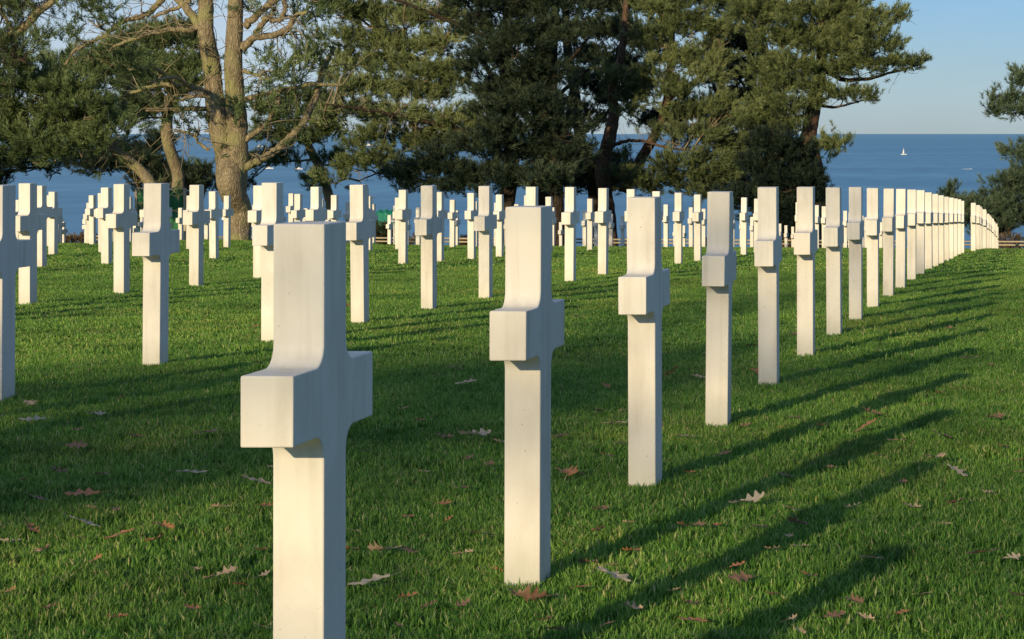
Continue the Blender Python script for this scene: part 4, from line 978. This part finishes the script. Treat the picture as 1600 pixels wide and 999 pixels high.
# umbrella pine standing behind the photographer; its thin crown softens the sun on the crosses
def shade_pine():
    g = np.random.default_rng(77)
    B = np.array([-14.3, -37.4]); hv = np.array([hx, hy]); pv = np.array([hy, -hx]); uB = float(B @ pv)
    bz = Gz(*B); org = np.array([B[0], B[1], bz])
    root = empty("umbrella_pine", tuple(org), "thin-crowned pine behind the viewpoint whose soft shade falls on the crosses", "tree")
    tb = Tubes(); tp = catmull([(0, 0, -0.2), (0.15, 0.1, 4), (-0.1, 0.0, 8), (0.1, 0.2, 12.6)], 8)
    tb.add(tp, np.linspace(0.30, 0.16, len(tp)), sides=12, wob=0.05); obj("trunk", tb.mesh("trunk"), M_BARK, root)
    bt = Tubes(); C, D = [], []
    for _ in range(SHADE_CLUMPS):
        u = g.uniform(-9.6, 0.2); s = g.uniform(-2.0, 2.0)
        z = max(11.4, min(14.0, 12.95 - 0.65 * (u + 4.0))) + 2.7 * g.random() + 0.257 * s
        xy = B + pv * (u - uB) + hv * s
        c = np.array([xy[0], xy[1], z + bz * 0]) - org
        m = 0.5 * (tp[-1] + c) + np.array([0, 0, -0.5]) + g.normal(0, 0.2, 3)
        pt = catmull([tp[-1], m, c], 6); bt.add(pt, np.linspace(0.05, 0.012, len(pt)), sides=5)
        kt = 11
        C.append(c + g.normal(0, 0.34, (kt, 3))); D.append(g.normal(0, 0.5, (kt, 3)) + np.array([0, 0, 0.7]))
    for _ in range(62):
        u = g.uniform(-8.3, -4.4); s = g.uniform(-1.4, 1.4); z = 12.22 + 0.24 * (u + 6.4) + g.uniform(-0.3, 0.36) + 0.257 * s
        xy = B + pv * (u - uB) + hv * s
        c = np.array([xy[0], xy[1], z]) - org
        pt = catmull([tp[-4], 0.5 * (tp[-4] + c) + g.normal(0, 0.2, 3), c], 5); bt.add(pt, np.linspace(0.05, 0.012, len(pt)), sides=5)
        C.append(c + g.normal(0, 0.2, (12, 3)) * np.array([1.3, 1.3, 0.6])); D.append(g.normal(0, 0.5, (12, 3)) + np.array([0, 0, 0.7]))
    C = np.concatenate(C); D = np.concatenate(D)
    Vv, f, sz, tt = tufts_mesh("crown", C, D, g, 22, 0.2, 0.13, 0.02, np.full(len(C), 0.5))
    crown_obj(Vv, f, sz, tt, bt, M_GREEN, M_TWIG, root)


SHADE_CLUMPS = 47
shade_pine()

# ------------------------------------------------------------------ scrub along the fence
def shrub(px, w, top, Y, label, fol, seed, dens=130):
    g = np.random.default_rng(seed)
    k = Y / F
    x = (px - VX) * k; bz = Gz(x, Y); h = P(px, top, Y)[2] - bz; r = w * k / 2
    root = empty("shrub", (x, Y, bz), label, "shrub", "scrub along the fence")
    n = int(dens * max(1, r) * max(h, .6))
    th = g.uniform(0, 2*PI, n); rr = np.sqrt(g.random(n)); zz = g.random(n)
    C = np.stack([np.cos(th) * rr * r * (1 - 0.25 * zz), np.sin(th) * rr * 0.7 * (1 - .3 * zz), zz * (h - 0.15) * (0.75 + 0.25 * g.random(n))], 1)
    D = np.stack([np.cos(th) * 0.5, np.sin(th) * 0.5, np.full(n, 0.9)], 1) + g.normal(0, 0.35, (n, 3))
    Vv, f, sz, tt = tufts_mesh("foliage", C, D, g, 22, 0.2, 0.10, 0.022, np.clip(g.normal(0.45, 0.22, n), 0, 1))
    obj("foliage", mesh_np("foliage", Vv, f, sz, {"tint": tt}), fol, root)
    tb = Tubes()
    for _ in range(10):
        a0 = g.uniform(0, 2*PI); e = np.array([math.cos(a0) * r * 0.7, math.sin(a0) * 0.5, h * g.uniform(0.6, 0.95)])
        tb.add(catmull([np.array([math.cos(a0) * 0.1, math.sin(a0) * 0.1, -0.1]), e * 0.55 + g.normal(0, .06, 3), e], 4), np.linspace(0.02, 0.006, 9), sides=4)
    obj("stems", tb.mesh("stems"), M_TWIGD, root)


for i_, (px, w_, top, Y_, lab, fo) in enumerate([
        (114, 46, 363, 78.2, "dry brown shrub in the gap between the fourth and fifth rows", M_SCRUB),
        (72, 50, 364, 78.1, "dry brown shrub behind the leftmost far crosses", M_SCRUB),
        (190, 70, 364, 78.2, "dry brown shrub left of the green screen", M_SCRUB),
        (30, 44, 362, 78.2, "green-brown shrub at the left edge behind the crosses", M_SCRUBG),
        (300, 50, 358, 81.4, "dark green shrub beside the right post of the green screen", M_SCRUBG),
        (418, 60, 366, 80.9, "dry brown shrub right of the forked pine", M_SCRUB),
        (500, 56, 364, 81.0, "brown scrub at the foot of the slender pine", M_SCRUB),
        (597, 26, 342, 80.4, "dark green bush growing against the teal tarpaulin", M_SCRUBG),
        (650, 60, 366, 81.2, "brown scrub right of the teal tarpaulin", M_SCRUB),
        (735, 50, 364, 80.9, "pale dry scrub behind the fence left of the spreading pine trunk", M_SCRUB),
        (860, 70, 360, 81.6, "dark scrub under the spreading pine trunk", M_SCRUBG),
        (1000, 70, 367, 81.0, "low dry scrub below the sea gap", M_SCRUB),
        (1110, 60, 360, 81.4, "dark scrub left of the shaded young pines", M_SCRUBG),
        (1350, 70, 372, 81.0, "low scrub hidden behind the rightmost row", M_SCRUBG),
        (1575, 46, 360, 81.2, "dry yellowish scrub behind the fence at the right edge", M_SCRUB),
        (1615, 40, 364, 81.0, "dark scrub behind the fence just right of the frame edge", M_SCRUBG)]):
    shrub(px, w_, top, Y_, lab, fo, 40 + i_)

# ------------------------------------------------------------------ rail fence
FY = 79.0
fx0, fx1 = -39.0, 3.0
froot = empty("rail_fence", (fx0, FY, Gz(fx0, FY)), "low pale wooden two-rail fence along the end of the lawn", "fence")
n_posts = 18
px_ = np.linspace(fx0, fx1, n_posts)
zr = lambda x: Gz(x, FY)
for i_, x in enumerate(px_):
    bm = bmesh.new(); add_box(bm, (0, 0, 0.26), (0.11, 0.11, 0.86))
    bmesh.ops.bevel(bm, geom=list(bm.edges), offset=0.012, segments=1, affect='EDGES')
    p_ = bm_obj("post", bm, M_POST, froot); p_.location = (x - fx0, 0, zr(x) - froot.location.z)
for hgt in (0.47, 0.59):
    for i_ in range(n_posts - 1):
        a_ = np.array([px_[i_] - fx0 + 0.002, -0.085, zr(px_[i_]) + hgt - froot.location.z]); b_ = np.array([px_[i_ + 1] - fx0 - 0.002, -0.085, zr(px_[i_ + 1]) + hgt - froot.location.z])
        tb = Tubes(); tb.add(np.array([a_, (a_ + b_) / 2 + [0, 0, -0.006], b_]), 0.032, sides=8); obj("rail", tb.mesh("rail"), M_RAIL, froot)

# green canvas screen in a timber frame
k = 77.6 / F
c = P(251, 294, 77.6); gz = Gz(c[0], 77.6)
sroot = empty("windbreak_screen", (c[0], 77.6, gz), "green canvas screen in a pale timber frame behind the crosses", "screen")
hw = 38 * k; top = c[2] - gz
for sx in (-1, 1):
    bm = bmesh.new(); add_box(bm, (sx * hw, 0, top / 2 - 0.1), (0.085, 0.085, top + 0.2)); bm_obj("post", bm, M_RAIL, sroot)
bm = bmesh.new(); add_box(bm, (0, -0.003, top - 0.02), (2 * hw - 0.088, 0.07, 0.06)); bm_obj("top_rail", bm, M_RAIL, sroot)
bm = bmesh.new()
nxp, nzp = 24, 14
grid = [[bm.verts.new((-hw + 0.05 + (2 * hw - 0.1) * a / nxp, 0.03 * math.sin(a * 1.1) + 0.02 * math.sin(a * 2.7 + b) + 0.02 * math.sin(b * 0.9), 0.06 + (top - 0.12) * b / nzp)) for b in range(nzp + 1)] for a in range(nxp + 1)]
for a in range(nxp):
    for b in range(nzp): bm.faces.new((grid[a][b], grid[a + 1][b], grid[a + 1][b + 1], grid[a][b + 1]))
bm_obj("canvas", bm, M_GREENP, sroot, smooth=True)
bm = bmesh.new(); add_box(bm, (0.1, 0.55, top * 0.5), (2 * hw - 0.1, 0.9, top - 0.25)); bm_obj("crate_body", bm, M_POST, sroot)

# teal tarpaulin over a stack
Yt = 81.6; k = Yt / F
c = P(602, 328, Yt); gz = Gz(c[0], Yt)
troot = empty("tarpaulin_cover", (c[0], Yt, gz), "teal tarpaulin over a heap behind the fence", "tarpaulin")
bm = bmesh.new(); top = c[2] - gz
nx_ = 16
prof = [(-0.5, 0.0), (-0.46, 0.72), (-0.30, 0.93), (0.0, 1.0), (0.30, 0.97), (0.45, 0.74), (0.5, 0.0)]
rings = []
for a in range(nx_ + 1):
    t = a / nx_
    e = 1 - 0.15 * (2 * t - 1)**4
    rings.append([bm.verts.new(((t - 0.5) * 1.0, y * 0.9, z * top * e * (1 + 0.02 * math.sin(a * 1.7 + j * 2)))) for j, (y, z) in enumerate(prof)])
for a in range(nx_):
    for j in range(len(prof) - 1): bm.faces.new((rings[a][j], rings[a + 1][j], rings[a + 1][j + 1], rings[a][j + 1]))
bm.faces.new(rings[0]); bm.faces.new(list(reversed(rings[-1])))
bmesh.ops.recalc_face_normals(bm, faces=bm.faces)
bm_obj("cover", bm, M_TEAL, troot)

# ------------------------------------------------------------------ boats
def hull_bm(L, B, H):
    bm = bmesh.new()
    secs = [(-0.5, 0.78, 0.95), (-0.25, 0.98, 0.92), (0.05, 1.0, 0.95), (0.3, 0.7, 1.05), (0.45, 0.28, 1.2), (0.5, 0.03, 1.28)]
    R_ = []
    for t, wv, hv in secs:
        y = B / 2 * wv
        R_.append([bm.verts.new(p) for p in ((t * L, -y, hv * H), (t * L, -y * 0.75, -0.1 * H), (t * L, y * 0.75, -0.1 * H), (t * L, y, hv * H))])
    for a in range(len(R_) - 1):
        for j in range(4): bm.faces.new((R_[a][j], R_[a + 1][j], R_[a + 1][(j + 1) % 4], R_[a][(j + 1) % 4]))
    bm.faces.new(R_[0]); bm.faces.new(list(reversed(R_[-1])))
    bmesh.ops.recalc_face_normals(bm, faces=bm.faces)
    return bm


def at_sea(px, py):
    d = (CZ - SEA_Z) * F / (py - VY)
    return (px - VX) * d / F, d


def motor_boat(px, py, wpx, label):
    x, d = at_sea(px, py); L = wpx * d / F
    r = empty("motor_boat", (x, d, SEA_Z), label, "boat"); r.rotation_euler.z = R(8)
    bm_obj("hull", hull_bm(L, L * 0.3, L * 0.13), M_WHITE, r)
    bm = bmesh.new(); add_box(bm, (-L * 0.08, 0, L * 0.23), (L * 0.42, L * 0.2, L * 0.2)); bmesh.ops.bevel(bm, geom=list(bm.edges), offset=L * 0.02, segments=2, affect='EDGES')
    cb = bm_obj("cabin", bm, M_WHITE, r)
    bm = bmesh.new(); add_box(bm, (-L * 0.06, 0, L * 0.27), (L * 0.36, L * 0.206, L * 0.06)); bm_obj("window", bm, M_CABIN, cb)
    bm = bmesh.new(); add_box(bm, (-L * 0.15, 0, L * 0.4), (L * 0.02, L * 0.02, L * 0.2)); bm_obj("mast", bm, M_WHITE, r)


for a in ((224, 230, 9, "small white boat left of the lopped pine trunk"), (406, 230, 9, "small white boat seen right of the forked pine"), (421, 264, 12, "white boat on the nearer water, left of two boats"),
          (467, 265, 11, "white boat on the nearer water, right of two boats"), (258, 262, 7, "tiny white boat partly behind the dark low pine"), (577, 228, 9, "tiny white boat behind the spreading pine"), (1314, 226, 8, "distant white ship just below the horizon")):
    motor_boat(*a)
x, d = at_sea(1412, 242); s = d / F
r = empty("sailing_yacht", (x, d, SEA_Z), "white sailing yacht on the open sea at right", "boat")
bm_obj("hull", hull_bm(9.5 * s, 2.6 * s, 1.0 * s), M_WHITE, r)
bm = bmesh.new(); add_box(bm, (0, 0, 5.6 * s), (0.16 * s, 0.16 * s, 10.5 * s)); bm_obj("mast", bm, M_WHITE, r)
for nm, tri in (("mainsail", [(-0.2, 0, 1.5), (-1.9, 0.5, 1.6), (-0.2, 0, 10.5)]), ("jib", [(0.2, 0, 9), (0.3, 0.2, 1.8), (1.0, 0.1, 1.3)])):
    bm = bmesh.new(); vs = [bm.verts.new((p[0] * s, p[1] * s, p[2] * s)) for p in tri]; bm.faces.new(vs)
    bm_obj(nm, bm, M_SAIL, r)
x, d = at_sea(1517, 264.5); s = d / F
r = empty("speed_boat", (x, d, SEA_Z), "speedboat trailing a thin white wake at right", "boat")
bm_obj("hull", hull_bm(4 * s, 1.2 * s, 0.5 * s), M_WHITE, r)
tb = Tubes(); tb.add(np.array([(-2.4 * s, 0, 0.05), (-9 * s, 1.0 * s, 0.05), (-15 * s, 2 * s, 0.02)]), [0.32 * s, 0.25 * s, 0.1 * s], sides=6); obj("wake", tb.mesh("wake"), M_WHITE, r)
print("scene built", len(bpy.data.objects))
